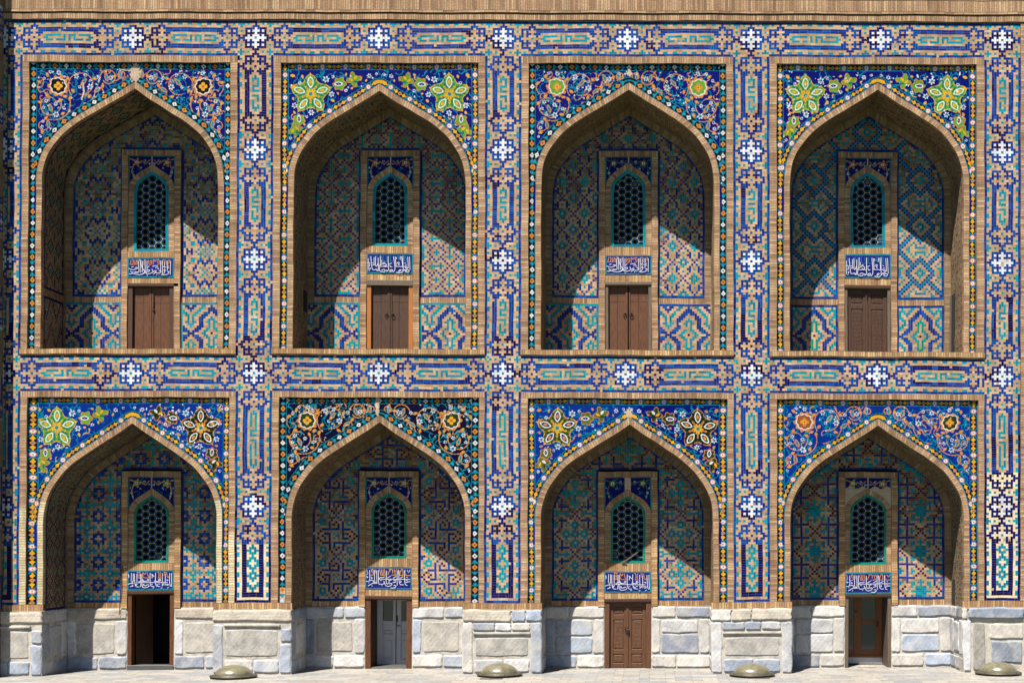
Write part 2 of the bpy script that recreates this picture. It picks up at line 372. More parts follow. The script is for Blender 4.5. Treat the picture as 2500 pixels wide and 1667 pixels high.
def bluemix(c):
    """whole stretches of the border were relaid in darker glaze"""
    c = c.copy(); ny, nx = c.shape
    blob = np.zeros((ny, nx))
    for _ in range(5):
        y0, x0 = rng.integers(0, ny), rng.integers(0, nx); L = rng.integers(2, 8)
        blob[max(0, y0-L):y0+L, max(0, x0-L):x0+L] += 1
    m_ = (c == 'B') & (blob > 1) ; c[m_] = 'K'; return c

PC = [12, 624.5, 1229, 1834, 2447.5]         # pilaster axes
PW = 44.0
MID = [(324.7, 317+8.), (924.7, 922.6+5), (1531.5, 1527.7), (2150, 2141.)]
FY0, FY1 = 49.5, 134.0; GY0, GY1 = 867., 954.0; FC, GC = 91.7, 910.5

mad = thing("madrasa", "two storey madrasa front of tan brick and blue tile with eight pointed arched niches", "building", (0, 0, 0))

# pilasters ------------------------------------------------------------
def crosscode():
    f = flake_half(); full = f[::-1][:-1]+f                     # rows -6..6
    r7 = "BTttttBBBttttTB"; g = [list(r7)]+[list(r) for r in full]+[list(r7)]
    for i in range(15):
        g[i][0] = r7[i] if i not in (0, 14) else 't'; g[i][14] = g[i][0]
    g[0][0] = g[0][14] = g[14][0] = g[14][14] = 't'
    g = np.array(g); g[g == 'X'] = 'T'; return g
for i, c in enumerate(PC):
    q = Q(); xs = np.linspace(c-PW, c+PW, 16)
    def seg(y0, y1, codes):
        q.grid(xs, np.linspace(y0, y1, len(codes)+1), 0, bluemix(weather(codes)), tile=True)
    X = crosscode(); X1 = X.copy(); X1[0, :] = 'B'
    seg(FY0, FY1, X1)
    s22 = strip(22); L = len(s22)                                 # 47 rows
    p = (364-FC)/46
    top = s22[8:]
    if i == 1: top = top.copy(); top[:32][top[:32] == 'B'] = 'K'        # relaid in near-black glaze
    seg(FY1, 364+p*.5, top);
    seg(364+p*.5, 633+p*.5, s22[1:]); seg(633+p*.5, GY0, s22[1:-8]); seg(GY0, GY1, X)
    s31 = strip(31)
    if i == 4: e = s31[-15:]; e[e == 'B'] = 'K'; e[e == 't'] = 'c'
    seg(GY1, 1238+3, s31[8:])
    post = 'K' if i in (1, 4) else 'B'; tan = 'c' if i in (1, 4) else 't'
    tail = strip(22)[1:16]
    if i == 4: tail[tail == 'B'] = 'K'; tail[tail == 't'] = 'c'
    seg(1241, 1332, tail)
    pan = []
    mid = ["..T..",".TTT.","TT.TT",".TTT.","..T..",".TTT.","TT.TT","T...T","TT.TT",".TTT.","..T..",".TTT.","TT.TT",".TTT.","..T..","T...T","TT.TT",".TTT.","..T.."]
    for k in range(23):
        if k < 19: r = 'B'+('T' if k in (1,3,4,7,8,11,12,15,16) else 't')+'tKK'+mid[k].replace('.', 't')+'KKt'+('T' if k in (1,3,4,7,8,11,12,15,16) else 't')+'B'
        elif k < 21: r = 'BTt'+'K'*9+'tTB'
        elif k == 21: r = 'B'+'t'*13+'B'
        else: r = 'B'*15
        pan.append([post if ch == 'B' else tan if ch == 't' else ch for ch in r])
    q.grid(xs, np.linspace(1332, 1476, 24), 0, weather(np.array(pan), .003), tile=True)
    q.build("pilaster", M_TILE, mad)

# friezes between the pilasters --------------------------------------------
for lvl, (y0, y1) in enumerate(((FY0, FY1), (GY0, GY1))):
    for i in range(4):
        q = Q(); m_ = MID[i][lvl]; ys = np.linspace(y0, y1, 16); st = strip(27)       # 52 rows
        pL, pR = (m_-PC[i])/51, (PC[i+1]-m_)/51
        a = st[8:].T[::1]; xsL = np.concatenate([[PC[i]+PW], m_+pL*(np.arange(-42.5, 1)), ])
        xsL = np.linspace(PC[i]+PW, m_+pL*.5, a.shape[1]+1)
        ca = bluemix(weather(a[::-1], .03 if (lvl == 0 and i == 0) or (lvl == 1 and i == 1) else .012)); q.grid(xsL, ys, 0, ca, tile=True)
        b_ = strip(27)[1:-8].T; xsR = np.linspace(m_+pL*.5, PC[i+1]-PW, b_.shape[1]+1)
        q.grid(xsR, ys, 0, bluemix(weather(b_[::-1], .03 if (lvl, i) in ((1, 2), (1, 1)) else .01)), tile=True)
        q.build("frieze", M_TILE, mad)

# cornice -------------------------------------------------------------------
q = Q()
def soldiers(q, x0, x1, y0, y1, d, wd, code='b', dj=0.):
    n_ = max(1, int(round((x1-x0)/wd))); xs = np.linspace(x0, x1, n_+1); xs[1:-1] += rng.uniform(-.18, .18, n_-1)*wd
    codes = np.array([[code]*n_]); q.grid(xs, [y0, y1], d, codes)
def stretchers(q, x0, x1, y0, y1, d, ht, wd=24, code='b'):
    n_ = max(1, int(round((y1-y0)/ht))); ys = np.linspace(y0, y1, n_+1)
    for a, b_ in zip(ys[:-1], ys[1:]):
        m__ = max(1, int(round((x1-x0)/wd))); o = rng.uniform(0, wd/2) if m__ > 1 else 0
        xs = np.linspace(x0, x1, m__+1)
        if m__ > 1: xs[1:-1] += rng.uniform(-.2, .2, m__-1)*wd
        q.grid(xs, [a, b_], d, np.array([[code]*m__]))
CX0, CX1 = -80, 2560
for k in range(7): soldiers(q, CX0, CX1, 25-28*(k+1)+.6, 25-28*k-.8, -.056, 5.6, 'b')
q.rect(CX0, -190, CX1, 24, -.045, 'g', 1)
stretchers(q, CX0, CX1, 25, 30.5, -.068, 5.5, 26)
soldiers(q, CX0, CX1, 33.5, FY0-2, -.045, 5.4, 'b')
q.rect(CX0, FY0-2, CX1, FY0, -.01, 'g', 1)
for (ya, da, db) in ((30.5, -.068, -.02), (FY0-2, -.045, 0.)):        # undersides
    n_ = 120; xs = np.linspace(CX0, CX1, n_+1); g = np.zeros((2, n_+1, 3)); g[0, :, 0] = g[1, :, 0] = xs; g[..., 1] = ya; g[0, :, 2] = da; g[1, :, 2] = db
    q.sheet(g, np.array([['g']*n_]))
q.rect(CX0, 30.5, CX1, 33.5, -.02, 'g', 1); g = np.zeros((2, 2, 3)); g[:, 0, 0] = CX0; g[:, 1, 0] = CX1; g[..., 1] = 33.5; g[0, :, 2] = -.02; g[1, :, 2] = -.045; q.sheet(g, np.array([['b']]))
q.build("cornice", M_BRICK, mad)

# ---------------------------------------------------------------- arches
PRO = np.array([(0,0),(.164,23),(.375,50),(.6,80),(.743,104),(.836,127),(.914,151),(.967,178),(.993,205),(1,232.)])
def catmull(P, k=6):
    P = np.asarray(P, float); E = np.vstack([2*P[0]-P[1], P, 2*P[-1]-P[-2]]); out = []
    for i in range(1, len(E)-2):
        a, b_, c, d_ = E[i-1], E[i], E[i+1], E[i+2]
        for t in np.linspace(0, 1, k, endpoint=False):
            out.append(.5*((2*b_)+(-a+c)*t+(2*a-5*b_+4*c-d_)*t*t+(-a+3*b_-3*c+d_)*t**3))
    out.append(P[-1]); return np.array(out)
PROF = catmull(PRO)
def half_curve(B, side, off=0., yb=None):
    """polyline from the foot (yb) up to the apex on one side; off > 0 moves it into the wall, < 0 into the opening"""
    cx, hw = B['cx'], B['hw']; ax, ay = B['ax'], B['ay']; yb = yb if yb is not None else B['yb']
    jx = cx+side*hw; pts = np.stack([ax+(jx-ax)*np.clip(PROF[:, 0], 0, 1), ay+PROF[:, 1]*B['k']], 1)
    pts = np.vstack([pts, [(jx, yb)]])[::-1]
    t = np.gradient(pts, axis=0); t[-1] = pts[-1]-pts[-2]; t /= np.linalg.norm(t, axis=1)[:, None]
    nn = np.stack([t[:, 1], -t[:, 0]], 1)*(-side if True else 1)
    # outward normal: away from the opening
    nn = np.where((nn[:, :1]*side) < 0, -nn, nn)
    o = pts+nn*off
    if abs(off) > 1e-6:
        if off > 0:     # extend to the axis
            e = o[-1]; tt = t[-1]; s_ = (ax-e[0])/(tt[0] if abs(tt[0]) > 1e-6 else 1e-6); o = np.vstack([o, e+tt*s_])
        else:
            keep = (o[:, 0]-ax)*side > 0.5; o2 = o[keep]; e = o2[-1]; tt = t[-1]; s_ = (ax-e[0])/tt[0]; o = np.vstack([o2, e+tt*s_])
    o[0, 1] = yb
    return o
def resamp(P, n_=None, step=None, frac=None):
    d_ = np.r_[0, np.cumsum(np.linalg.norm(np.diff(P, axis=0), axis=1))]
    if frac is None: frac = np.linspace(0, 1, (n_ or max(2, int(round(d_[-1]/step))))+1)
    return np.stack([np.interp(frac*d_[-1], d_, P[:, k]) for k in range(2)], 1), d_[-1]
def ring(q, B, o0, o1, d, step, code, side, yb=None):
    a = half_curve(B, side, o0, yb); b_ = half_curve(B, side, o1, yb)
    # match by splitting at the springing so jamb bricks stay level
    A1, L = resamp(a, step=step); n_ = len(A1)-1
    # for each point on a, nearest outward point on b by level on jamb / fraction on the arch
    ysp = B['ay']+232*B['k']*.9
    ja = np.array([p for p in A1 if p[1] > ysp]); nj = len(ja)
    B1 = np.zeros_like(A1)
    B1[:nj, 1] = A1[:nj, 1]; B1[:nj, 0] = np.interp(-A1[:nj, 1], -b_[:, 1], b_[:, 0])
    rest = b_[b_[:, 1] < (A1[nj-1, 1] if nj else 1e9)]; rest = np.vstack([B1[nj-1:nj], rest]) if nj else rest
    fr = np.linspace(0, 1, n_+1-nj+1) if nj else np.linspace(0, 1, n_+1)
    rr, _ = resamp(rest, frac=fr); B1[nj:, :] = rr[1:] if nj else rr
    g = np.zeros((n_+1, 2, 3)); g[:, 0, :2] = A1; g[:, 1, :2] = B1; g[..., 2] = d
    codes = np.array([[code]]*n_) if isinstance(code, str) else code(A1)
    if side > 0: g = g[:, ::-1]
    q.sheet(g, codes); return A1, B1
def halfwidth_at(B, y, off=0.):
    """x range of the opening (moved by off) at level y"""
    out = []
    for side in (-1, 1):
        c = half_curve(B, side, off); o = np.argsort(c[:, 1]); out.append(np.interp(y, c[o, 1], c[o, 0], left=np.nan, right=c[o, 0][-1]))
    return out[0], out[1]

BAYS = []
raw = [ # row, outer x0,x1, inner x0,x1, jamb x0,x1, apex x,y (nominal)
 (0, 56.6, 580, 72.4, 563, 103, 533.5, 328, 214.5), (0, 668.5, 1185, 686.4, 1168.4, 717.7, 1137, 926.2, 217.5),
 (0, 1273.5, 1790, 1290.9, 1773.4, 1321.5, 1742.7, 1535.7, 213), (0, 1878.5, 2403, 1896, 2384.5, 1928, 2353, 2144.6, 212),
 (1, 57, 580, 73, 565, 113, 534.5, 327.5, 1033.6), (1, 669, 1185, 686, 1171.5, 717.5, 1138, 929, 1030),
 (1, 1274, 1790, 1290.5, 1774.5, 1322, 1740, 1536.5, 1032.5), (1, 1879, 2404, 1896, 2388.5, 1928.5, 2354.5, 2143, 1034)]
for k, (row, o0, o1, i0, i1, j0, j1, ax, ay) in enumerate(raw):
    BAYS.append(dict(i=k % 4, row=row, o0=[56, 668.5, 1273, 1878][k % 4], o1=PC[k % 4+1]-PW, i0=i0, i1=i1, cx=(j0+j1)/2, hw=(j1-j0)/2, ax=ax, ay=ay,
                     k=1.0 if row == 0 else 1.06, ft=(134., 151.) if row == 0 else (954., 969.), yb=851. if row == 0 else 1476.))
DB = 1.41          # depth of the niches
SPD = .055         # spandrel set back behind its brick frame
TILEW = 5.8

# ---- repeating wall patterns, as quarter cells folded about their centres
PT_ = {
 'U0': (10, 9, ["T..B...T...", ".T...B..T..", "..T.BB...T.", "B...B...T..", "BB.B...T...", ".BBB.TT..B.", "..B..TT..BB", "T.T......B.", ".T.T..B.B..", "T.T.T.BBB.."]),
 'U1': (6, 6, ["T.B..TT", "T..B..T", "TT..B..", "T..B.B.", "..B...B", ".B..T..", "B..TTTT"]),
 'U2': (5, 7, [".TT..B", "TT..B.", "T..B..", "..B..T", "T.BB..", "..B..T", ".B..TT", "B..TT."]),
 'L0': (5, 5, [".TTTT.", "TT.T..", "T....B", "TT.BBB", "T..BB.", "..BB.."]),
 'L2': (9, 9, [".TTT.TT..B", "TT.TTT..B.", "T...T..B..", "TT....B..T", ".TT.T.B.TT", "TT....B..T", "T..BBBBB.T", "..B...B...", ".B..T...TT", "B..TTTTTT."]),
 'L3': (9, 9, ["P..TT.B.TT", ".P..T.B..T", "..P...B...", "...BBBBBBB", "T.....B...", "TT.TT.B.TT", "T..TT.B..T", "TTT.T..P..", "TTT.....P.", "TTTTT.T..P"]),
}
def fold(k, H): 
    k = abs(int(k)) % (2*H); return 2*H-k if k > H else k
def dadocode(u, v, alt=False):
    H = 10 if alt else 9
    u = fold(u, H); v = fold(v, 13)
    blue = {0: (10,11,12), 1: (9,10,11), 2: (8,9,10), 3: (7,8,9), 4: (3,4,5,6,7,8), 5: (2,3,4,5,6,7), 6: (1,2,3), 7: (1,2), 8: (0,1)}
    teal = {0: (6,7), 1: (2,3,4,5,6), 2: (1,2,5), 3: (0,1), 4: (0,)}
    if (u, v) in ((0, 0), (9, 0)): return 'K'
    if v in blue.get(u, ()): return 'B'
    if v in teal.get(u, ()): return 'G' if alt and u == 1 else 'T'
    if alt:
        t2 = {9: (3,4,8,9,10,11), 8: (4,5,7,8,11,12), 7: (5,6,7,10,11), 6: (9,10), 5: (10,11), 4: (11,12), 3: (12,)}
    else:
        t2 = {9: (3,4), 8: (4,5,6,7,8), 7: (5,8,9), 6: (9,10), 5: (10,11), 4: (11,12), 3: (12,)}
        if v in {9: (10,11), 8: (11,12), 7: (12,)}.get(u, ()): return 'B'
    if v in t2.get(u, ()): return 'T'
    return 't'
def u3code(u, v):
    u = fold(u, 10); v = fold(v, 10)
    bone = {(5,0),(6,0),(0,1),(1,1),(2,1),(5,1),(2,2),(4,2),(3,3)}
    if (u, v) in bone or (10-v, 10-u) in bone: return 'T'
    if (u, 10-v) in {(1,0),(2,0),(0,1),(0,2),(1,1)}: return 'T'
    if (abs(u+v-10) <= 1 and u >= 3) or (abs(v-u-4) <= 1 and u <= 6): return 'B' if (u+v) % 2 else 'T'
    return 't'
L1MAP = {0: "1B 2B 7T 10B 13T 18B", 1: "1B 4T 6T 9B 11B 14T 16T", 2: "3T 4T 5T 8B 12B 15T 16T 17T", 3: "2T 3T 5T 7B 10P 13B 15T 17T 18T",
 4: "3T 4T 5T 7B 9B 11P 13B 15T 16T 17T", 5: "2T 7B 9B 13B 18T", 6: "1T 4B 5B 6B 7B 9B 10B 11B 12B 13B 14B 15B 16B", 7: "3P 7B 17P",
 8: "2P 5P 7B 9T 11T 13B 14B 15B 18P", 9: "1P 4P 7B 10T 13B 16P", 10: "2P 5B 6B 7B 9T 11T 13B 15P 18P", 11: "3P 13B 17P",
 12: "1T 4B 5B 6B 7B 8B 9B 10B 11B 13B 14B 15B 16B", 13: "2T 7B 11B 13B 18T", 14: "3T 4T 5T 7B 9P 11B 13B 15T 16T 17T",
 15: "2T 3T 5T 7B 10P 13B 15T 17T", 16: "3T 4T 5T 8B 12P 15T 16T 17T", 17: "4T 6T 9B 11B 14T 16T"}
L1D = {(int(e[:-1]), r): e[-1] for r, s_ in L1MAP.items() for e in s_.split()}
def fieldcode(key, c, r, centred=False):
    """c = columns from the border line beside the window, r = rows up from the bottom line"""
    if key == 'U0': u, v = c-10, r-10
    elif key == 'U1': u, v = c-1, r-7
    elif key == 'U2': u, v = c-6, r-8
    elif key == 'U3': return u3code(c-10, r-1)
    elif key == 'L0': u, v = c-5, r-2
    elif key == 'L1': return L1D.get((c % 20, (1-r) % 18), 't')
    elif key == 'L2': u, v = c-10, r-11
    elif key == 'L3': u, v = c-10, r-12
    Hx, Hy, rows = PT_[key]; u = fold(u, Hx); v = fold(v, Hy); row = rows[v]
    ch = row[u] if u < len(row) else '.'
    return 't' if ch == '.' else ch

# side and soffit patterns
def soffit_code(B, k, kmax, ky, m, M_):
    """k rows up from the foot, m cells into the niche"""
    i, row = B['i'], B['row']; key = (row, i)
    jam = ky >= 0           # on the straight jamb
    if m < 1 or m >= M_-2: return 'g'
    if key == (0, 0):
        if ky in (24, 25, 26): return 'g'
        if m in (1, M_-3) or ky in (23, 27): return 'K'
        if 0 <= ky < 24:
            z = (abs(((m-3) % 10)-5)*2+k) % 12; return 'P' if z in (0, 1) else 'T' if z == 6 else 'g'
        a, b_ = (m-3) % 8-4, k % 10-5
        if abs(a)+abs(b_) in (3,): return 'P'
        if abs(a) <= 1 and abs(b_) <= 1: return 'G' if abs(a)+abs(b_) < 2 else 'g'
        return 'K' if (abs(a) == 4 and abs(b_) > 3) else 'g'
    if key == (0, 1):
        z = (abs(((m) % 12)-6)*2+k) % 11
        return 'K' if z == 0 else 'G' if (z == 6 and m % 2) else 'g'
    if key in ((0, 3), (1, 1)):
        z = (abs(((m) % 10)-5)*3+k) % 16; return 'D' if z in (0,) else 'g'
    if key == (1, 0):
        if m in (1, M_-3) or ky == 0: return 'K'
        if jam:
            z = abs((m % 8)-4)+abs((k % 8)-4); return 'P' if z == 3 else 'G' if z == 0 or z == 7 else 'g'
        z = (abs(((m) % 12)-6)*2+k) % 9; return 'P' if z == 0 else 'G' if z == 4 else 'g'
    if key == (1, 3):
        z = (abs(((m) % 10)-5)*2+k) % 9; return 'D' if z == 0 else 'G' if z == 4 and m % 2 else 'g'
    return 'g'

def build_bay(B):
    i, row = B['i'], B['row']; up = row == 0; cx, hw, ax, ay = B['cx'], B['hw'], B['ax'], B['ay']
    yb = B['yb']; fo, fi = B['ft']; bc = cx+(3 if i == 0 else 0); B['bc'] = bc
    # brick frame -------------------------------------------------------
    q = Q(); fy = 851. if up else 1476.
    soldiers(q, B['o0'], B['o1'], fo, fi, -.006, 6.0, 'b')
    vcode = 'b'
    for (a, b_) in ((B['o0'], B['i0']), (B['i1'], B['o1'])):
        ysplit = fy
        if not up and i == 0:      # lower stretch relaid in pale new brick
            ysplit = 1237. if a < 100 else 1300.
        stretchers(q, a, b_, fi, ysplit, -.006, 6.2, 40, 'b')
        if ysplit < fy: stretchers(q, a, b_, ysplit, fy, -.006, 6.4, 40, 'n')
    for x in (B['i0'], B['i1']):                                   # reveals
        n_ = int((fy-fi)/6.2); g = np.zeros((n_+1, 2, 3)); g[..., 0] = x; g[..., 1] = np.linspace(fi, fy, n_+1)[:, None]; g[:, 0, 2] = -.006; g[:, 1, 2] = SPD; q.sheet(g, np.array([['g']]*n_))
    n_ = int((B['i1']-B['i0'])/6); g = np.zeros((2, n_+1, 3)); g[..., 0] = np.linspace(B['i0'], B['i1'], n_+1)[None]; g[..., 1] = fi; g[0, :, 2] = -.006; g[1, :, 2] = SPD; q.sheet(g, np.array([['g']*n_]))
    q.build("brick_frame", M_BRICK, mad)
    # sill ---------------------------------------------------------------
    q = Q()
    if up:
        soldiers(q, B['o0']-1, B['o1']+1, 851, 863.5, -.045, 6.0, 'r')
        n_ = 80; xs = np.linspace(B['o0']-1, B['o1']+1, n_+1)
        for yy, d0, d1 in ((851, -.045, .5), (863.5, -.045, 0)):
            g = np.zeros((2, n_+1, 3)); g[..., 0] = xs; g[..., 1] = yy; g[0, :, 2] = d0; g[1, :, 2] = d1; q.sheet(g, np.array([['r']*n_]))
        q.rect(B['o0'], 863.5, B['o1'], 867, 0, 'b', 1)
        q.build("sill", M_BRICK, mad)
    # spandrel drawn later; arch ring --------------------------------------
    q = Q(); rw = 14.2; dr = SPD-.02; yj = yb
    def rc(A1):
        if up or i != 0: return np.array([['b']]*(len(A1)-1))
        return np.array([['n' if (a[1] > 1226) else 'b'] for a in A1[:-1]])
    for side in (-1, 1):
        A1, B1 = ring(q, B, 0, rw, dr, 6.3, rc, side)
        for C_, d1 in ((B1, SPD+.01), (A1, SPD+.10)):
            g = np.zeros((len(C_), 2, 3)); g[:, :, :2] = C_[:, None]; g[:, 0, 2] = dr; g[:, 1, 2] = d1; q.sheet(g, rc(C_) if C_ is A1 else np.array([['b']]*(len(C_)-1)))
    q.build("arch_ring", M_BRICK, mad)
    # vault and jambs ---------------------------------------------------------
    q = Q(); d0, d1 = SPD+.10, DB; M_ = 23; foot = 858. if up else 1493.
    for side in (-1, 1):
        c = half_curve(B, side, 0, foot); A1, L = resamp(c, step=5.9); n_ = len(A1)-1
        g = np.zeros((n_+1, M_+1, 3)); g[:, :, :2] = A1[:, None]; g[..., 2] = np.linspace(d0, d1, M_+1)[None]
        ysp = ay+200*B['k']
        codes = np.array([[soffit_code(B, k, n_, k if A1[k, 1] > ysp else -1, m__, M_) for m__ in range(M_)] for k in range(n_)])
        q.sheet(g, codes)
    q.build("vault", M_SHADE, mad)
    # back wall: ring of bricks round the tiled field, brick bands ----------------
    q = Q(); rb = 17
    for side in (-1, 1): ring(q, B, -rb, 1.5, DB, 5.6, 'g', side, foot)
    sx0, sx1 = bc-75, bc+75; wy = 326. if up else 1144.             # window surround
    top = dict(s=sx0, e=sx1, y=wy)
    bandy = (698., 713.) if up else (1478., 1493.)
    soldiers(q, cx-hw+rb, sx0, bandy[0], bandy[1], DB+.02, 6, 'b' if up else 'r'); soldiers(q, sx1, cx+hw-rb, bandy[0], bandy[1], DB+.02, 6, 'b' if up else 'r')
    for side in (-1, 1):    # reveal between ring and field
        c = half_curve(B, side, -rb, foot); A1, L = resamp(c, step=6); n_ = len(A1)-1; g = np.zeros((n_+1, 2, 3)); g[:, :, :2] = A1[:, None]; g[:, 0, 2] = DB; g[:, 1, 2] = DB+.035; q.sheet(g, np.array([['g']]*n_))
    q.build("back_wall", M_BRICK, mad)
    # tiled field ------------------------------------------------------------------
    q = Q(); key = ('U' if up else 'L')+str(i); dF = DB+.03; ybot = bandy[0]-.5
    xL0, xR1 = cx-hw+rb, cx+hw-rb
    def panel(xa, xb, mirror):
        n_ = 21 if key not in ('U1',) else 21
        xs = np.linspace(xa, xb, n_+1); rows = int((ybot-wy)/5.85)+1; ys = ybot-np.arange(rows+1)*5.85
        codes = np.full((rows, n_), 't', dtype='<U1')
        for r in range(rows):
            for c in range(n_):
                cc = (n_-1-c) if mirror else c
                if cc == 0 or cc == n_-1 or r == 0: codes[r, c] = 'B'
                else: codes[r, c] = fieldcode(key, cc, r)
        lo, hi = halfwidth_at(B, ys[:-1]-3, -rb)
        xc = (xs[:-1]+xs[1:])/2
        out = (xc[None] < lo[:, None]-6) | (xc[None] > hi[:, None]+6) | np.isnan(lo[:, None])
        edge = ((xc[None] < lo[:, None]+5) | (xc[None] > hi[:, None]-5)) & ~out
        codes[edge] = 'B'; codes[out] = ' '
        q.grid(xs, ys, dF, shaded_oldbrick(weather(codes, .012), ys, ybot, wy), tile=True); return ys[-1]
    yt = panel(xL0, sx0, True); panel(sx1, xR1, False)
    # above the window
    n_ = 2*int((sx1-sx0)/2/5.8)+1+0; rows = int((yt-ay)/5.85)+1; p = 150/ n_
    half_n = int(hw/p); xs = bc+(np.arange(-half_n, half_n+2)-.5)*p; ys = yt-np.arange(rows+1)*5.85
    codes = np.full((rows, len(xs)-1), 't', dtype='<U1')
    for r in range(rows):
        for c in range(len(xs)-1):
            u = c-half_n; codes[r, c] = 'B' if (r == 0 and abs(u) <= n_//2) else fieldcode(key, u+{'U0':10,'U1':1,'U2':6,'U3':10,'L0':5,'L1':10,'L2':10,'L3':10}[key], r+3)
    lo, hi = halfwidth_at(B, ys[:-1]-3, -rb); xc = (xs[:-1]+xs[1:])/2
    out = (xc[None] < lo[:, None]-6) | (xc[None] > hi[:, None]+6) | np.isnan(lo[:, None])
    edge = ((xc[None] < lo[:, None]+5) | (xc[None] > hi[:, None]-5)) & ~out
    codes[edge] = 'B'; codes[out] = ' '; codes[codes == 't'] = 'm'; q.grid(xs, ys, dF, weather(codes, .012, 'm'), tile=True)  # over the window all browner brick, its tone also carrying the vault's shade
    q.build("tile_field", M_TILE, mad)
    if up:      # dado
        q = Q(); dy0 = 713.5; alt = i == 3
        for mirror, xa, xb in ((True, cx-hw+(rb if alt else 2), sx0), (False, sx1, cx+hw-(rb if alt else (3 if i < 3 else rb)))):
            n_ = int(round((xb-xa)/5.85)); xs = np.linspace(xa, xb, n_+1); rows = 25; ys = dy0+np.arange(rows+1)*5.8
            edge = 'T' if i < 2 or (i == 2 and mirror) else 'B'
            codes = np.full((rows, n_), 't', dtype='<U1')
            for r in range(rows):
                for c in range(n_):
                    cc = (n_-1-c) if mirror else c
                    codes[r, c] = edge if (r == 0 or cc == 0 or (alt and cc == n_-1)) else dadocode(cc-(10 if alt else (13 if not mirror else 12)), 13-r, alt)
            q.grid(xs, ys, DB-.006 if not alt else DB+.025, weather(codes, .012), tile=True)
        q.build("dado", M_TILE, mad)
    B['sx'] = (sx0, sx1); B['wy'] = wy

for B in BAYS: build_bay(B)

# ---------------------------------------------------------------- cut-tile mosaic (spandrels, borders)
FA = {'navy': A(0,16,112), 'blue': A(0,48,142), 'ink': A(6,8,48), 'yel': A(232,172,44), 'och': A(212,138,60), 'grn': A(104,158,52), 'dkg': A(44,60,26), 'olv': A(92,104,40),
      'teal': A(0,134,158), 'tl2': A(0,110,150), 'sea': A(0,120,96), 'wht': A(228,228,234), 'blk': A(18,18,24), 'tan': A(206,172,142), 'pla': A(210,186,160), 'brn': A(150,84,48), 'sky': A(40,150,200)}
FK = list(FA); FC_ = np.array([FA[k] for k in FK]); FI = {k: i for i, k in enumerate(FK)}
class Canvas:
    def __init__(s, x0, y0, x1, y1, res, base='navy'):
        s.nx, s.ny = int((x1-x0)/res), int((y1-y0)/res); s.xs = np.linspace(x0, x1, s.nx+1); s.ys = np.linspace(y0, y1, s.ny+1)
        s.X, s.Y = np.meshgrid((s.xs[:-1]+s.xs[1:])/2, (s.ys[:-1]+s.ys[1:])/2); s.a = np.full((s.ny, s.nx), FI[base]); s.keep = np.ones((s.ny, s.nx), bool); s.x0, s.y0, s.res = x0, y0, res
    def win(s, x, y, r):
        i0 = max(0, int((x-r-s.x0)/s.res)-1); i1 = min(s.nx, int((x+r-s.x0)/s.res)+2); j0 = max(0, int((y-r-s.y0)/s.res)-1); j1 = min(s.ny, int((y+r-s.y0)/s.res)+2)
        return slice(j0, max(j0, j1)), slice(i0, max(i0, i1))
    def polar(s, x, y, R_, f, col):
        w_ = s.win(x, y, R_); dx, dy = s.X[w_]-x, s.Y[w_]-y; r = np.hypot(dx, dy); th = np.arctan2(dy, dx); s.a[w_][r < f(th)] = FI[col]
    def disc(s, x, y, r, col): s.polar(x, y, r, lambda t: r, col)
    def ell(s, x, y, ra, rb_, ang, col):
        w_ = s.win(x, y, max(ra, rb_)); dx, dy = s.X[w_]-x, s.Y[w_]-y; u = dx*math.cos(ang)+dy*math.sin(ang); v = -dx*math.sin(ang)+dy*math.cos(ang)
        s.a[w_][(abs(u)/ra)**1.45+(abs(v)/rb_)**1.7 < 1] = FI[col]
    def line(s, pts, wd, col):
        for (x0, y0), (x1, y1) in zip(pts[:-1], pts[1:]):
            cx, cy = (x0+x1)/2, (y0+y1)/2; L = math.hypot(x1-x0, y1-y0)+1e-6; w_ = s.win(cx, cy, L/2+wd); dx, dy = s.X[w_]-x0, s.Y[w_]-y0
            t = np.clip((dx*(x1-x0)+dy*(y1-y0))/L**2, 0, 1); d = np.hypot(dx-t*(x1-x0), dy-t*(y1-y0)); s.a[w_][d < wd/2] = FI[col]
    def arc(s, x, y, r, a0, a1, wd, col, k=14, r1=None):
        r1 = r if r1 is None else r1; T_ = np.linspace(a0, a1, k); s.line([(x+(r+(r1-r)*i/(k-1))*math.cos(t), y+(r+(r1-r)*i/(k-1))*math.sin(t)) for i, t in enumerate(T_)], wd, col)
    def emit(s, q, d):
        out, cc = [], []
        for j in range(s.ny):
            row = np.where(s.keep[j], s.a[j], -1); br = np.r_[0, np.nonzero(np.diff(row))[0]+1, s.nx]
            for a_, b_ in zip(br[:-1], br[1:]):
                if row[a_] < 0: continue
                out.append((s.xs[a_], s.ys[j], s.xs[b_], s.ys[j+1])); cc.append(row[a_])
        o = np.array(out); n_ = len(o); v = np.zeros((n_, 4, 3)); v[:, 0, 0] = v[:, 3, 0] = o[:, 0]; v[:, 1, 0] = v[:, 2, 0] = o[:, 2]; v[:, 0, 1] = v[:, 1, 1] = o[:, 1]; v[:, 2, 1] = v[:, 3, 1] = o[:, 3]; v[..., 2] = d
        c = np.zeros((n_, 4)); c[:, :3] = FC_[np.array(cc)]*rng.uniform(.92, 1.08, (n_, 1)); c[:, 3] = 1
        q.add(v, c, np.array([[2., 2.]]), 1.)

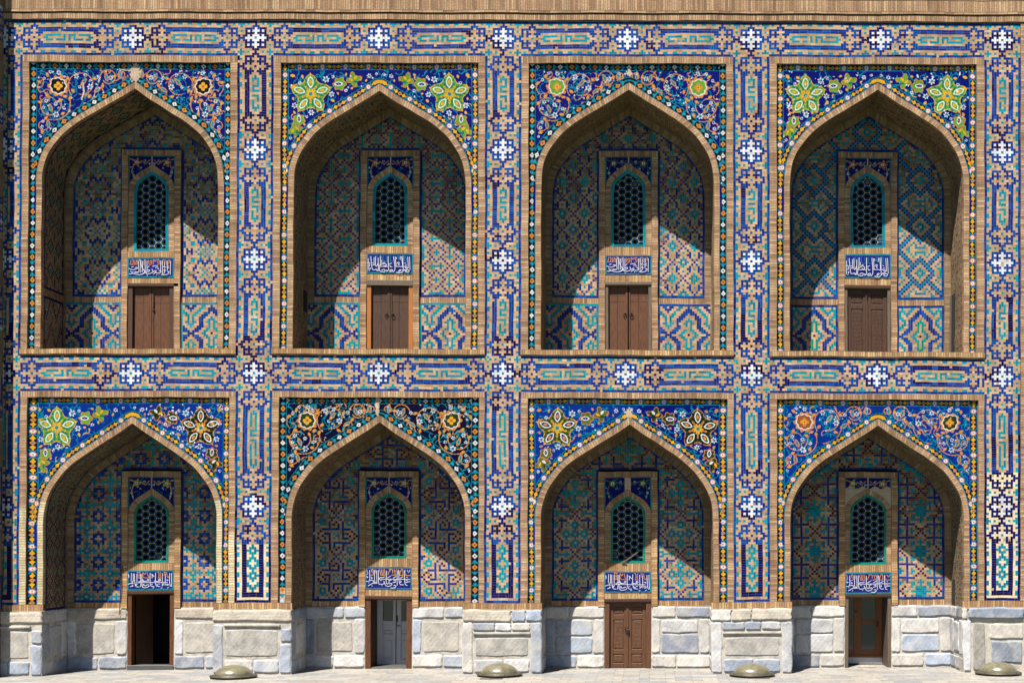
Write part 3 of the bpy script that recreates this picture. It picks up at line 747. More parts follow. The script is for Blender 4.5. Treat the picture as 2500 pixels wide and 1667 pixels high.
def border(a, t, kind, X, Y):
    """colour index along a border strip: a along (cm), t across (-8..8)"""
    out = np.full(a.shape, FI['tl2']); P_ = 56.; m_ = (a+P_/2) % P_-P_/2; n_ = P_/2-abs(m_)
    if kind == 'R':
        out[abs(t)+abs(m_)*.0 < 8] = FI['blue']; out[(abs(abs(t)-(n_-4)*.75) < 1.6)] = FI['teal']
        blk = (abs(m_) < 20-abs(t)*.7) & (abs(t) < 6.2); out[blk] = FI['blk']
        for o in (-11, 11): out[(abs(m_-o)*.85+abs(t)*1.05 < 5.2)] = FI['yel' if o < 0 else 'yel']
        for o in (-17, 17): out[(abs(m_-o)+abs(t)*1.4 < 2.6)] = FI['yel']
        out[abs(m_)*.9+abs(t) < 5.4] = FI['och']; out[abs(m_)+abs(t) < 2.4] = FI['teal']
        r = np.hypot(n_, t); out[r < 6.2] = FI['och']; out[r < 4.3] = FI['wht']; out[r < 1.5] = FI['brn']
    else:
        out[:] = FI['blk']; out[(abs(abs(m_)-14) < 4.5) & (abs(t) < 1.6+abs(abs(m_)-10)*.7)] = FI['teal']; r = np.hypot(abs(m_)-14, t); out[r < 2.3] = FI['sky']
        out[(abs(m_)*.85+abs(t) < 5.8)] = FI['wht']; out[(abs(m_)+abs(t) < 1.8)] = FI['blk']
        out[(n_*.75+abs(t) < 6.)] = FI['och']; out[(n_*.9+abs(t) < 2.6)] = FI['brn']
    out[abs(t) > 7] = FI['teal']
    return out
def whiteflower(C, x, y, r, eye='teal'):
    ph = rng.uniform(0, 6); C.polar(x, y, r*1.25, lambda t: r*(.80+.26*np.cos(6*t+ph)), 'wht'); C.polar(x, y, r, lambda t: r*(.46+.12*np.cos(6*t+ph)), 'navy'); C.disc(x, y, r*.3, eye)
def star(C, x, y, s_, R_, green, in2, rot=0):
    A_ = [-math.pi/2+s_*(k*2*math.pi/5+rot)+rng.uniform(-.04, .04) for k in range(5)]; oc = 'yel' if green != 'dkg' else 'och'
    def petal(a, g, col):          # scalloped, pointed leaf shape
        for u, r in ((.30, .14), (.46, .24), (.62, .32), (.76, .25), (.89, .14), (1.0, .06)): C.disc(x+math.cos(a)*R_*u, y+math.sin(a)*R_*u, R_*r+g, col)
        for e in (-1, 1): C.disc(x+math.cos(a+e*.46)*R_*.60, y+math.sin(a+e*.46)*R_*.60, R_*.13+g, col)
    for a in A_: petal(a, 1.7, oc)
    for a in A_: petal(a, 0., green)
    for a in A_:
        for u, v in ((.40, .34), (.58, .44), (.78, .30)):
            for e in (-1, 1): C.ell(x+math.cos(a+e*v)*R_*u, y+math.sin(a+e*v)*R_*u, R_*.12, R_*.05, a+e*.5, in2)
        ux, uy = x+math.cos(a)*R_*.64, y+math.sin(a)*R_*.64
        C.ell(ux, uy, R_*.31, R_*.17, a, 'wht'); C.ell(ux, uy, R_*.235, R_*.115, a, green if in2 != 'dkg' else 'navy'); C.ell(ux, uy, R_*.12, R_*.07, a, 'yel' if green == 'grn' else 'och')
        b_ = a+s_*math.pi/5; C.ell(x+math.cos(b_)*R_*.42, y+math.sin(b_)*R_*.42, R_*.10, R_*.05, b_, oc); C.disc(x+math.cos(b_)*R_*.40, y+math.sin(b_)*R_*.40, R_*.03, 'brn')
        C.line([(x+math.cos(a)*R_*1.0, y+math.sin(a)*R_*1.0), (x+math.cos(a)*R_*1.13, y+math.sin(a)*R_*1.13)], 2.4, oc)
    C.polar(x, y, R_*.34, lambda t: R_*(.23+.07*np.cos(10*t)), 'yel'); C.disc(x, y, R_*.10, 'teal')
def net(C, o, n_, col, w_, xr=(18, 238), yr=(16, 190)):
    """fine tendrils: short S-curves with a leaf at each end"""
    for k in range(n_):
        x, y = o(rng.uniform(*xr), rng.uniform(*yr)); a = rng.uniform(0, 6.28); r = rng.uniform(5, 10); sg = rng.choice([-1, 1])
        C.arc(x, y, r, a, a+sg*2.3, w_, col, 8); e = a+sg*2.3; x2, y2 = x+r*math.cos(e), y+r*math.sin(e); C.arc(x2+r*.8*math.cos(e), y2+r*.8*math.sin(e), r*.8, e+math.pi, e+math.pi-sg*1.6, w_, col, 6)
        C.ell(x+r*math.cos(a), y+r*math.sin(a), 3.2, 1.5, a+1.57, col); C.ell(x2, y2, 2.6, 1.4, e, 'wht' if rng.random() < .25 else col)
def floral_star(C, B, side, green, base, in2, plast=0):
    o = (lambda fx, fy: (B['i0']+fx, B['ft'][1]+fy)) if side < 0 else (lambda fx, fy: (B['i1']-fx, B['ft'][1]+fy)); sg = -side
    def ang(a): return a if side < 0 else math.pi-a
    net(C, o, 110, 'teal', 1.7); net(C, o, 9, 'yel' if green == 'grn' else 'och', 1.6)
    x, y = o(71, 75); star(C, x, y, sg, 46, green, in2)
    for fx, fy, ra, rb_, a in ((139, 51, 17, 14, 0), (43, 136, 15, 13, 1.5)):
        x, y = o(fx, fy); aa = ang(a); C.polar(x, y, ra*1.5, lambda t: 2+ra*(.80+.16*np.cos(t-aa)+.13*np.cos(6*(t-aa))), 'och'); C.polar(x, y, ra*1.4, lambda t: ra*(.80+.16*np.cos(t-aa)+.13*np.cos(6*(t-aa))), green); C.ell(x, y, ra*.62, rb_*.4, ang(a), 'wht'); C.ell(x, y, ra*.42, rb_*.24, ang(a), 'navy'); C.disc(x, y, 1.6, 'och')
    for fx, fy, a in ((176, 40, -.25), (34, 164, 1.3)):
        x, y = o(fx, fy); aa = ang(a); C.polar(x, y, 28, lambda t: 2+15*(.86+.34*np.cos(4*(t-aa))*(1+.3*np.cos(t-aa))), 'och'); C.polar(x, y, 26, lambda t: 15*(.86+.34*np.cos(4*(t-aa))*(1+.3*np.cos(t-aa))), green); C.ell(x-6*sg, y+1, 6, 3, ang(a+.7), 'yel'); C.ell(x+4*sg, y-5, 6, 3, ang(a-.7), 'wht' if green != 'grn' else 'yel'); C.ell(x+5*sg, y+5, 6, 3, ang(a+.2), in2); C.disc(*o(fx+17 if fx > 100 else fx, fy if fx > 100 else fy+17), 2.6, 'och')
    for fx, fy, r in ((108,39,8),(122.5,76,7),(32,103,7),(73,121,7),(44.4,48,4.5),(125,33,4),(157,67,4.5),(214,31,5.5),(232,26,3.6),(62,131,3.6),(24,183,4)): whiteflower(C, *o(fx, fy), r)
    for fx, fy, r in ((27,30,6),(51,32,4.5),(29,56,5),(28,86,4),(125,91.5,5),(138,74,3.5),(172,61,4),(157,28,4),(207,42,3.6),(32,120,4.5),(88,118,3),(56,150,3.5)):
        x, y = o(fx, fy); C.ell(x, y, r, r*.65, rng.uniform(0, 3), 'yel' if green == 'grn' else 'och')
    for k in range(int(plast)):
        x, y = o(rng.uniform(20, 210), rng.uniform(16, 150)); C.ell(x, y, rng.uniform(1, 5), rng.uniform(.8, 2.4), rng.uniform(0, 3), 'wht' if rng.random() < .6 else 'pla')
def floral_vine(C, B, side, vine, base, ros, plast=0):
    o = (lambda fx, fy: (B['i0']+fx, B['ft'][1]+fy)) if side < 0 else (lambda fx, fy: (B['i1']-fx, B['ft'][1]+fy)); sg = -side
    net(C, o, 120, 'teal', 1.6); net(C, o, 30, vine, 1.8)
    for fx, fy, r, a0, a1, r1 in ((125.5,54.6,35,2.4,8.2,22),(47,102.6,29,-.2,5.6,17),(190,36,21,3.2,8.9,14),(32,152,15,-1,4.8,9),(223,30,10,2.5,8,6),(58,100,40,-.2,1.9,40),(110,60,50,.2,1.5,50),(200,55,26,1.7,3.1,26),(36,60,18,2.2,4.6,18),(90,30,26,3.5,5.6,26)):
        x, y = o(fx, fy); aa0, aa1 = (a0, a1) if side < 0 else (math.pi-a0, math.pi-a1); C.arc(x, y, r, aa0, aa1, 2.1, vine, 26, r1)
        if r > 16: C.arc(x, y, r*.62, aa1, aa0, 1.5, 'teal', 20, r*.45)
    x, y = o(68, 57)
    C.polar(x, y, 27, lambda t: 24+2.4*np.cos(10*t), vine); C.polar(x, y, 22, lambda t: 19.5+1.3*np.cos(8*t)+3*np.maximum(0, np.cos(t-(-2.3 if side < 0 else -.84)))**6, 'wht'); C.polar(x, y, 20, lambda t: 17.2+1.2*np.cos(8*t)+3*np.maximum(0, np.cos(t-(-2.3 if side < 0 else -.84)))**6, ros[0])
    C.polar(x, y, 14, lambda t: 6+5*np.abs(np.cos(2*t)), ros[1]); C.polar(x, y, 8, lambda t: 3+2*np.abs(np.sin(2*t)), ros[2]); C.disc(x, y, 2, 'brn')
    for X_, Y_ in ((165,130),(380,165),(655,165),(865,140),(160,340),(300,390),(430,290),(85,415),(330,530),(155,575),(115,720),(605,350),(745,235),(400,370),(350,350),(80,205)):
        x, y = o(X_/4.27+2.6, Y_/4.27); C.ell(x, y, 6, 3.6, rng.uniform(0, 3), vine); C.ell(x, y, 2.6, 1.5, 0, 'yel')
    for X_, Y_, a in ((540,200,-.9),(200,470,1.2),(780,150,1.2),(180,640,1.4),(690,280,-.6),(925,120,1.5)):
        x, y = o(X_/4.27+2.6, Y_/4.27); aa = a if side < 0 else math.pi-a; C.ell(x, y, 11, 5, aa, vine); C.ell(x, y, 8, 2.8, aa, 'teal')
    for X_, Y_, r in ((285,105,5.4),(470,140,6.2),(560,125,4.6),(610,250,7.4),(700,160,4.6),(825,155,6),(150,400,5),(255,430,5),(125,470,4.2),(340,470,4.4),(260,540,7.4),(170,530,3.6),(125,610,4),(115,670,4.6),(95,760,3.4),(195,100,4),(130,170,4),(345,145,3.2),(610,185,3.4),(500,250,4),(935,100,3.2)):
        whiteflower(C, *o(X_/4.27+2.6, Y_/4.27), r)
    for k in range(int(plast)):
        x, y = o(rng.uniform(18, 238), rng.uniform(14, 120)); C.ell(x, y, rng.uniform(1, 4), rng.uniform(.8, 2.2), rng.uniform(0, 3), 'pla')

def spandrel(B):
    i, row = B['i'], B['row']; up = row == 0
    fi = B['ft'][1]; bot = 851. if up else 1476.; star_ = (row == 0 and i in (1, 3)) or (row == 1 and i in (0, 2)); kind = 'R' if star_ or (row, i) == (1, 3) else 'Q'
    base = {(0,0):'navy',(0,1):'navy',(0,2):'navy',(0,3):'navy',(1,0):'blue',(1,1):'ink',(1,2):'blue',(1,3):'blue'}[(row, i)]
    C = Canvas(B['i0'], fi, B['i1'], B['ay']+300, 1.25, base)
    if star_:
        gl = {(0,1): ('grn','grn'), (0,3): ('grn','grn'), (1,0): ('grn','dkg'), (1,2): ('olv','dkg')}[(row, i)]
        if (row, i) == (1, 2): C.a[C.X > B['ax']+20] = FI['navy']
        floral_star(C, B, -1, gl[0], base, 'sea' if gl[0] == 'grn' else 'dkg', {(0,3): 60}.get((row, i), 4)); floral_star(C, B, 1, gl[1], base, 'sea' if gl[1] == 'grn' else 'blk', {(0,3): 20, (1,0): 70}.get((row, i), 4))
    else:
        ros = {(0,0): ('blk','yel','och'), (0,2): ('grn','och','yel'), (1,1): ('dkg','yel','och'), (1,3): ('brn','och','yel')}[(row, i)]
        vine = 'och'; pl = {(0,0): 26, (1,1): 40, (0,2): 22}.get((row, i), 8)
        floral_vine(C, B, -1, vine, base, ros, pl); floral_vine(C, B, 1, vine, base, ros if (row, i) != (1, 3) else ('dkg','och','yel'), pl)
    # borders
    X, Y = C.X, C.Y; best = np.full(X.shape, 1e9); S_ = np.zeros(X.shape)
    for side in (-1, 1):
        c = half_curve(B, side, 0, bot)[::-1]; c, L = resamp(c, n_=70); acc = 0
        sel = (X-B['ax'])*side >= 0; xx, yy = X[sel], Y[sel]; bb = np.full(xx.shape, 1e9); ss = np.zeros(xx.shape); seg = L/70
        for k in range(70):
            p0, p1 = c[k], c[k+1]; e = p1-p0; t = np.clip(((xx-p0[0])*e[0]+(yy-p0[1])*e[1])/(e@e), 0, 1); d = np.hypot(xx-p0[0]-t*e[0], yy-p0[1]-t*e[1]); m_ = d < bb; bb[m_] = d[m_]; ss[m_] = (k+t[m_])*seg
        best[sel] = bb; S_[sel] = ss
    inside = np.zeros(X.shape, bool); lo, hi = halfwidth_at(B, Y[:, 0]); ok = ~np.isnan(lo); inside[ok] = (X[ok] > lo[ok][:, None]) & (X[ok] < hi[ok][:, None])
    top = Y < fi+16.5; sd = np.minimum(X-B['i0'], B['i1']-X)
    m_ = top; C.a[m_] = border((X-B['ax'])[m_], (Y-fi-8.2)[m_], kind, X, Y)
    m_ = (best < 31) & (Y < B['ay']+232*B['k']); C.a[m_] = border((S_+10)[m_], (best-22.5)[m_], kind, X, Y)
    for xs_, sw, pick in ((B['i0'], B['cx']-B['hw']-14.2-B['i0'], X < B['ax']), (B['i1'], B['i1']-14.2-B['cx']-B['hw'], X >= B['ax'])):
        m_ = (sd < sw) & ~((best < 30) & (sd > sw*.7)) & pick; C.a[m_] = border((Y-fi)[m_], ((sd-sw/2)*16/sw)[m_], kind, X, Y)
    # the mortar-filled break over the crown of some arches
    brk = {(0,0): (328, 176, 13, 24), (1,1): (924, 990, 5, 30), (1,2): (1536, 1006, 8, 14), (0,2): (1536, 172, 7, 8)}.get((row, i))
    if brk:
        f = np.hypot((X-brk[0])/brk[2], (Y-brk[1])/brk[3])+.35*np.sin(X*.7)*np.sin(Y*.55); C.a[f < .95] = FI['pla']
    if (row, i) == (0, 0):
        for pts, wd in (([(290, 168), (330, 172)], 3), ([(200, 200), (203, 222), (198, 240)], 4)): C.line(pts, wd, 'pla')
    if (row, i) == (1, 1):
        for pts, wd in (([(918, 985), (926, 996)], 2),): C.line(pts, wd, 'wht' if wd < 4 else 'pla')
    C.keep = ~(inside | (best < 5)); q = Q(); C.emit(q, SPD)
    # the side borders below the springing
    y0 = C.ys[-1]
    for xa, xb in ((B['i0'], B['cx']-B['hw']-8), (B['cx']+B['hw']+8, B['i1'])):
        D_ = Canvas(xa, y0, xb, bot, 1.5); sd = np.minimum(D_.X-B['i0'], B['i1']-D_.X)
        sw = (xb-xa)-6.2; D_.a = border(D_.Y-fi, (sd-sw/2)*16/sw, kind, D_.X, D_.Y)
        if (row, i) == (1, 1) and xa < 800: D_.a[(D_.Y > 1440) & (D_.a == FI['blk'])] = FI['pla']
        D_.emit(q, SPD)
    if not up: pass
    q.build("spandrel", M_TILE, mad)
for B in BAYS: spandrel(B)

# ---------------------------------------------------------------- windows, inscriptions, doors
WIN = {(0,0): (380,584,599.5,651,666), (0,1): (383,569,587.5,640,657), (0,2): (374.5,569,590,640,659), (0,3): (377,568,585,646,664),
       (1,0): (1206,1378,1396.6,1448,1450), (1,1): (1199,1369,1391,1448,1466), (1,2): (1209,1381,1402,1457.5,1474), (1,3): (1202,1387,1407,1463,1464)}
WORDS = {(0,0): 'upper left niche', (0,1): 'second upper niche', (0,2): 'third upper niche', (0,3): 'upper right niche',
         (1,0): 'lower left niche', (1,1): 'second lower niche', (1,2): 'third lower niche', (1,3): 'lower right niche'}
def window(B):
    key = (B['row'], B['i']); ap, bt, iy0, iy1, dt = WIN[key]; bc, wy = B['bc'], B['wy']; up = B['row'] == 0
    hwn = 43.5 if key != (1, 3) else 46; dS = DB-.05; dP = DB-.015; foot = 858. if up else 1493.
    W_ = dict(cx=bc, hw=hwn, ax=bc+(1.5 if B['i'] == 0 else -1), ay=ap, k=.215, yb=bt); B['W'] = W_
    q = Q(); code = 'b'
    soldiers(q, bc-75, bc+75, wy, wy+15, dS, 5.8, code)
    for sx in (-1, 1):
        a, b_ = sorted((bc+sx*75, bc+sx*59)); stretchers(q, a, b_, wy+15, foot, dS, 6.4, 40, 'b' if up else 'r')
        for xx, d0, d1 in ((bc+sx*75, dS, DB+.04), (bc+sx*59, dS, dP)):
            n_ = int((foot-wy)/7); g = np.zeros((n_+1, 2, 3)); g[..., 0] = xx; g[..., 1] = np.linspace(wy, foot, n_+1)[:, None]; g[:, 0, 2] = d0; g[:, 1, 2] = d1; q.sheet(g, np.array([['b']]*n_))
    for yy, d0, d1, e in ((wy, dS, DB+.04, 75), (wy+15, dS, dP, 59)):
        g = np.zeros((2, 21, 3)); g[..., 0] = np.linspace(bc-e, bc+e, 21)[None]; g[..., 1] = yy; g[0, :, 2] = d0; g[1, :, 2] = d1; q.sheet(g, np.array([['g']*20]))
    for side in (-1, 1): ring(q, W_, 0, 59-hwn, dP-.012, 5.6, 'b', side, bt)
    rr = 59-hwn
    soldiers(q, bc-59, bc+59, bt, iy0, dS+.006, 5.6, 'r'); g = np.zeros((2, 21, 3)); g[..., 0] = np.linspace(bc-59, bc+59, 21)[None]; g[..., 1] = bt; g[0, :, 2] = dS+.006; g[1, :, 2] = DB+.05; q.sheet(g, np.array([['r']*20]))
    q.rect(bc-59, iy0, bc+59, iy1, DB, 'g', 1)
    if dt-iy1 > 5: soldiers(q, bc-59, bc+59, iy1, dt, dS+.012, 8.6, 'r')
    g = np.zeros((2, 21, 3)); g[..., 0] = np.linspace(bc-59, bc+59, 21)[None]; g[..., 1] = dt; g[0, :, 2] = dS+.012; g[1, :, 2] = DB+.25; q.sheet(g, np.array([['g']*20]))
    win = q.build("window", M_BRICK, mad)
    # mosaic over the window head
    C = Canvas(bc-59, wy+15, bc+59, ap+62, 1.5, 'navy' if key != (1, 0) else 'navy')
    vine = 'yel' if key == (1, 0) else 'och' if key[0] == 0 and key[1] in (0, 1) else 'olv' if key[1] == 2 else 'och'
    for s_ in (-1, 1):
        x, y = bc+s_*38, wy+31
        for k in range(9): a = rng.uniform(0, 6); C.arc(bc+s_*rng.uniform(8, 54), wy+15+rng.uniform(3, 60), 5, a, a+2, 1.4, 'teal', 6)
        C.polar(x, y, 14, lambda t: 9+2.5*np.cos(5*t), vine); C.disc(x, y, 6.5, 'grn' if key[0] else 'brn'); C.disc(x, y, 4.2, 'wht'); C.disc(x, y, 1.8, 'brn')
        C.line([(x-s_*10, y-4), (x-s_*22, y+4), (x-s_*32, y-6)], 2.6, vine); C.line([(x+s_*9, y+6), (x+s_*13, y+22), (x+s_*8, y+40)], 2.6, vine); C.line([(x+s_*10, y-7), (x+s_*18, y-9)], 3, vine)
        for dx, dy, r in ((-20, -4, 3.4), (-32, 3, 3), (12, 24, 3.6), (16, 12, 2.4), (8, 34, 3), (-10, 14, 2.6)): whiteflower(C, x+s_*dx, y+dy, r)
    C.a[(C.X < bc-56.5) | (C.X > bc+56.5) | (C.Y < wy+17)] = FI['teal']; C.a[abs(C.X-bc) < 1.2] = FI['pla']
    lo, hi = halfwidth_at(W_, C.Y[:, 0], rr); hole = np.zeros(C.X.shape, bool); ok = ~np.isnan(lo); hole[ok] = (C.X[ok] > lo[ok][:, None]+2) & (C.X[ok] < hi[ok][:, None]-2)
    if key == (1, 2): C.a[abs(C.X-bc) < 7] = FI['pla']
    if key == (1, 3): C.a[(C.Y > wy+41+3*np.sin(C.X*.2))] = FI['pla']
    C.keep = ~hole; q = Q(); C.emit(q, dP); q.build("spandrel", M_TILE, win)
    # glazed frame
    q = Q(); cd = 'T' if up else 'G'
    for side in (-1, 1):
        fwd = -6.5 if up else -5.; A1, B1 = ring(q, W_, fwd, 0.6, DB-.035, 22, cd, side, bt)
        g = np.zeros((len(A1), 2, 3)); g[:, :, :2] = A1[:, None]; g[:, 0, 2] = DB-.035; g[:, 1, 2] = DB+.05; q.sheet(g, np.array([[cd]]*(len(A1)-1)))
    q.rect(bc-hwn, bt-6.5, bc+hwn, bt, DB-.033, cd); q.build("window_frame", M_TILE, win)
    # pierced hexagon lattice
    q = Q(); px_, py_ = 16.3, 18.1; R_ = px_/1.5; sy = py_/(R_*math.sqrt(3)); ring_cols = []
    V, CC = [], []
    lo_f = lambda y: halfwidth_at(W_, np.array([y]), -5.)
    yt = np.arange(ap, bt+8, 1.); L_, H_ = halfwidth_at(W_, yt, -4.5); L_ = np.where(np.isnan(L_), bc, L_); H_ = np.where(np.isnan(H_), bc, H_)
    def clampv(x, y): y = min(max(y, ap+5), bt-4); return min(max(x, np.interp(y, yt, L_)), np.interp(y, yt, H_)), y
    col = {'t': A(0,110,130), 'b': A(10,40,120), 'y': A(196,172,96), 'w': A(160,160,150), 'k': A(12,16,60)}
    for c in range(-3, 4):
        for r in range(-1, 13):
            x0 = bc+c*px_; y0 = bt-6-py_*r-(py_/2 if c % 2 else 0)
            if y0 < ap-4: continue
            hx, hy = clampv(x0, y0)
            if abs(hx-x0)+abs(hy-y0) > 11: continue
            n_ = 24; f1, f2, f3, f4, f5 = [], [], [], [], []; patch = rng.random() < .05
            for k in range(n_):
                a = 2*math.pi*k/n_; s6 = (a % (math.pi/3))-math.pi/6; rb_ = R_*math.cos(math.pi/6)/math.cos(s6); ho = 5.7*math.cos(math.pi/6)/math.cos(((a+math.pi/6) % (math.pi/3))-math.pi/6)*1.06
                ed = .86 if abs(s6) > .36 else .94
                for L2, rad in ((f1, ho), (f2, ho+.9), (f3, rb_*ed), (f4, rb_)): L2.append(clampv(x0+rad*math.cos(a), y0+rad*math.sin(a)*sy))
            dl = DB+.03
            for k in range(n_):
                k2 = (k+1) % n_; near = (k % 4 in (3, 0))
                if patch and k % 2 == 0: V.append([(hx, hy, dl+.01), (*f1[k], dl+.01), (*f1[k2], dl+.01), (*f1[(k+2) % n_], dl+.01)]); CC.append((*A(96, 100, 112), 1))
                for (a_, b_, cl, da, db) in ((f1, f1, 'k', dl+.05, dl), (f1, f2, 't', dl, dl), (f2, f3, 'b' if not near else 'k', dl, dl), (f3, f4, 'y' if near else 'w', dl, dl)):
                    V.append([(*a_[k], da), (*a_[k2], da), (*b_[k2], db), (*b_[k], db)]); CC.append((*col[cl], 1))
    q.add(np.array(V), np.array(CC), np.array([[2., 2.]]), 1.); q.build("lattice", M_TILE, win)
for B in BAYS: window(B)

# ---- lettering, traced stroke by stroke from each panel (units: cm, panel scaled to fit)
SA = (1170, 520, 70, 85, "1158,180 1160,535|1070,172 1078,440|1000,190 1005,380|952,188 955,510|905,178 908,478|565,172 560,450|515,168 520,440 470,505 400,530|380,150 430,330 500,450 560,515|345,182 365,445 350,480 240,482|395,172 405,480|450,182 455,400 440,470|110,512 150,522 200,502 270,522 350,537 430,527 500,495 530,440|150,440 165,472 200,482 218,458|250,480 270,455 290,480 310,458 335,482|100,370 150,402 230,412 300,386 340,362 300,345 262,358|175,350 190,328 225,332|550,442 600,402 640,430 600,466 540,470|560,372 620,312|530,502 600,522 660,502 735,470 700,440 690,392|700,330 760,312 830,322|770,366 850,352|740,470 770,432 800,436 780,482 720,532|780,492 870,502 930,470 900,430 862,442|830,400 850,380 862,402|950,332 1050,345|990,402 1000,442 1032,430 1020,400 990,402|1020,440 1010,492 960,520|920,530 980,547 1070,532 1128,500 1132,440 1090,470|1085,372 1130,362|1080,342 1120,312|800,542 830,540|570,540 572,570|870,532 880,540",
      "120,268 330,266|150,145 150,200 130,262|180,150 215,150 200,262|250,150 240,255 290,230 290,150|310,150 320,262|340,150 420,150 415,268|480,285 480,150 540,150|600,150 600,280 680,280 680,150 620,200 660,240|720,285 715,150 740,150 760,220 790,150|800,280 870,280 870,150 800,150 840,240|930,285 930,160 1040,155 1040,285|1090,285 1090,160 1150,160 1120,240")
SB = (1060, 500, 115, 80, "150,215 150,500|210,165 235,490 300,500 330,470 360,500|285,190 285,400|318,170 318,420 350,400 380,330|380,200 385,500 370,520 335,500|440,160 430,370 400,470 420,530 480,530|465,250 460,330|608,155 612,480 640,530 720,545 760,500 765,430 730,160|690,325 610,350|770,170 785,390 800,400|795,180 800,230|890,160 880,250|915,165 940,390 960,470|945,150 950,420|1055,165 1075,440|1095,160 1115,480|130,330 190,310 180,420|180,460 200,450 205,470 185,475 180,460|170,520 195,500|215,340 270,330|240,380 320,370|380,410 600,410|400,400 470,350 540,330 580,380 540,400 500,380|480,320 540,310|450,500 520,470 545,500 520,540 440,530|560,510 580,490 600,515 575,525 560,510|640,370 660,420 700,410|650,490 700,480 720,510 690,530 650,490|760,405 1050,408|800,340 840,300 870,320 830,360 870,370|800,540 850,565 920,550 970,500 1000,470|850,520 880,480 920,490 850,540|930,480 980,500 1050,460|980,320 1020,330|990,380 1040,370|1000,430 1060,450 1050,420|1000,520 1060,480 1110,500 1070,540 1010,530",
      "180,150 180,260 330,260|350,140 350,270|420,140 400,250 420,270|490,140 490,280 600,280|560,150 590,270|660,140 650,280 720,280|830,140 850,270 870,140|980,140 980,280 1040,280|1000,150 1030,260")
SC = (1225, 620, 20, 40, "130,120 125,380|180,130 185,400 140,410|210,140 225,540 330,545|275,140 280,480|375,145 385,540 350,540|410,140 412,520|625,120 625,540 740,545|770,125 765,540 900,545|950,140 955,540|1030,150 1030,520|1145,140 1150,550 1210,545|1195,140 1200,545|40,160 70,180 50,200 75,230 50,260|150,385 190,370|40,460 80,450 130,430 190,440|100,540 140,520 190,520 150,480|230,450 270,480 250,520|310,410 1100,422|310,410 350,370 420,350 470,390|430,310 450,370 520,380 600,340 570,310 550,340 590,380|440,500 420,560 500,580 580,560 620,520|430,480 470,460 460,510 530,510 560,480 600,500|660,470 700,475|740,370 770,390 830,390 920,370 890,310 850,340 880,370|700,585 745,585|790,500 830,480 830,530|850,470 900,465|990,450 1000,490 970,500|1060,350 1120,345 1090,375|1050,480 1100,470 1130,500 1070,520|1090,600 1130,570|920,600 960,580|660,165 690,180 680,290|690,170 740,250",
      "290,90 300,270|350,90 345,270|270,90 370,90|280,270 370,270|300,180 350,180|430,95 430,270 600,275|440,100 480,180 510,100|540,95 560,200 600,270|810,100 860,105 850,280|900,100 890,280|830,285 920,285|850,200 900,200|980,105 1050,110|1000,110 990,220|1060,110 1080,275 1130,270 1120,230")
SD = (1140, 590, 60, 85, "170,170 180,440 140,470 80,470|290,170 290,470|345,170 350,530|385,170 385,530 440,545 540,530 520,450|585,180 575,480 600,540 650,520 655,430 590,400|845,180 850,570|890,180 895,550 1010,545|1030,170 1035,540 1100,565|80,340 140,350 110,375|210,350 240,380 210,400|180,450 240,430 270,470|130,590 180,560 230,520 320,520|140,510 160,500|250,490 330,480 330,520|400,405 1170,400|400,400 430,350 480,370 540,340|430,440 470,440|545,500 560,570 620,605 700,580 730,530 690,510 660,540|600,380 690,320|660,440 710,430|740,500 820,490 800,430|750,380 830,330|760,450 820,430|930,440 960,470 920,490|920,380 1000,330|1060,430 1120,440|1040,500 1100,470 1170,460|1080,340 1110,350|230,570 235,600|470,575 490,580|760,570 830,570 800,640 690,640",
      "70,290 130,280 110,210 100,150|190,300 270,300 260,150 200,150 240,240|300,150 330,260|400,150 440,240 430,300 550,300|450,140 480,290|500,140 500,290|530,140 550,290|610,290 650,200 680,150|640,150 740,150 730,250|700,300 820,300|770,150 800,290|830,150 800,200|870,150 870,300 1000,300|900,290 950,140 990,150 990,300|1040,150 1040,300 1180,300|1090,150 1130,240 1160,150")
SCR = {(0,0): SA, (0,2): SA, (0,1): SB, (0,3): SB, (1,0): SC, (1,2): SC, (1,1): SD, (1,3): SD}
def inscription(B):
    key = (B['row'], B['i']); _, _, y0, y1, _ = WIN[key]; bc = B['bc']; x0, x1 = bc-58.5, bc+58.5; d = DB-.045
    mb = MB(); mb.bevbox(x0, y0+.6, x1, y1-.6, d, DB, .4); p = mb.build("inscription_panel", M_NAVY, mad, "navy tile panel of white script over the door of the "+WORDS[key])
    mb = MB(); t = 2.6
    for a in ((x0, y0+.6, x1, y0+.6+t), (x0, y1-.6-t, x1, y1-.6), (x0, y0+.6+t, x0+t, y1-.6-t), (x1-t, y0+.6+t, x1, y1-.6-t)): mb.box(*a, d-.004, d+.01)
    mb.build("glazed_border", M_LINE, p)
    wS, hS, ox, oy, white, kuf = SCR[key]; sx, sy = (x1-x0)/wS, (y1-y0)/hS
    def put(txt, wd, dd, name, mat):
        mb = MB()
        for k, st in enumerate(txt.split('|')):
            pts = [tuple(float(v) for v in p_.split(',')) for p_ in st.split()]; pts = [(x0+(a-ox)*sx, y0+(b_-oy)*sy) for a, b_ in pts]
            mb.ribbon(pts, wd*(1.1 if len(pts) > 2 else 1), d-.0004*k-dd, .003)
        mb.build(name, mat, p)
    put(kuf, 1.5, .002, "kufic_lettering", {(0,1): M_TLET, (0,3): M_TLET, (1,1): M_YLET}.get(key, M_OLET)); put(white, 1.4, .014, "script_lettering", M_WLET)
for B in BAYS: inscription(B)

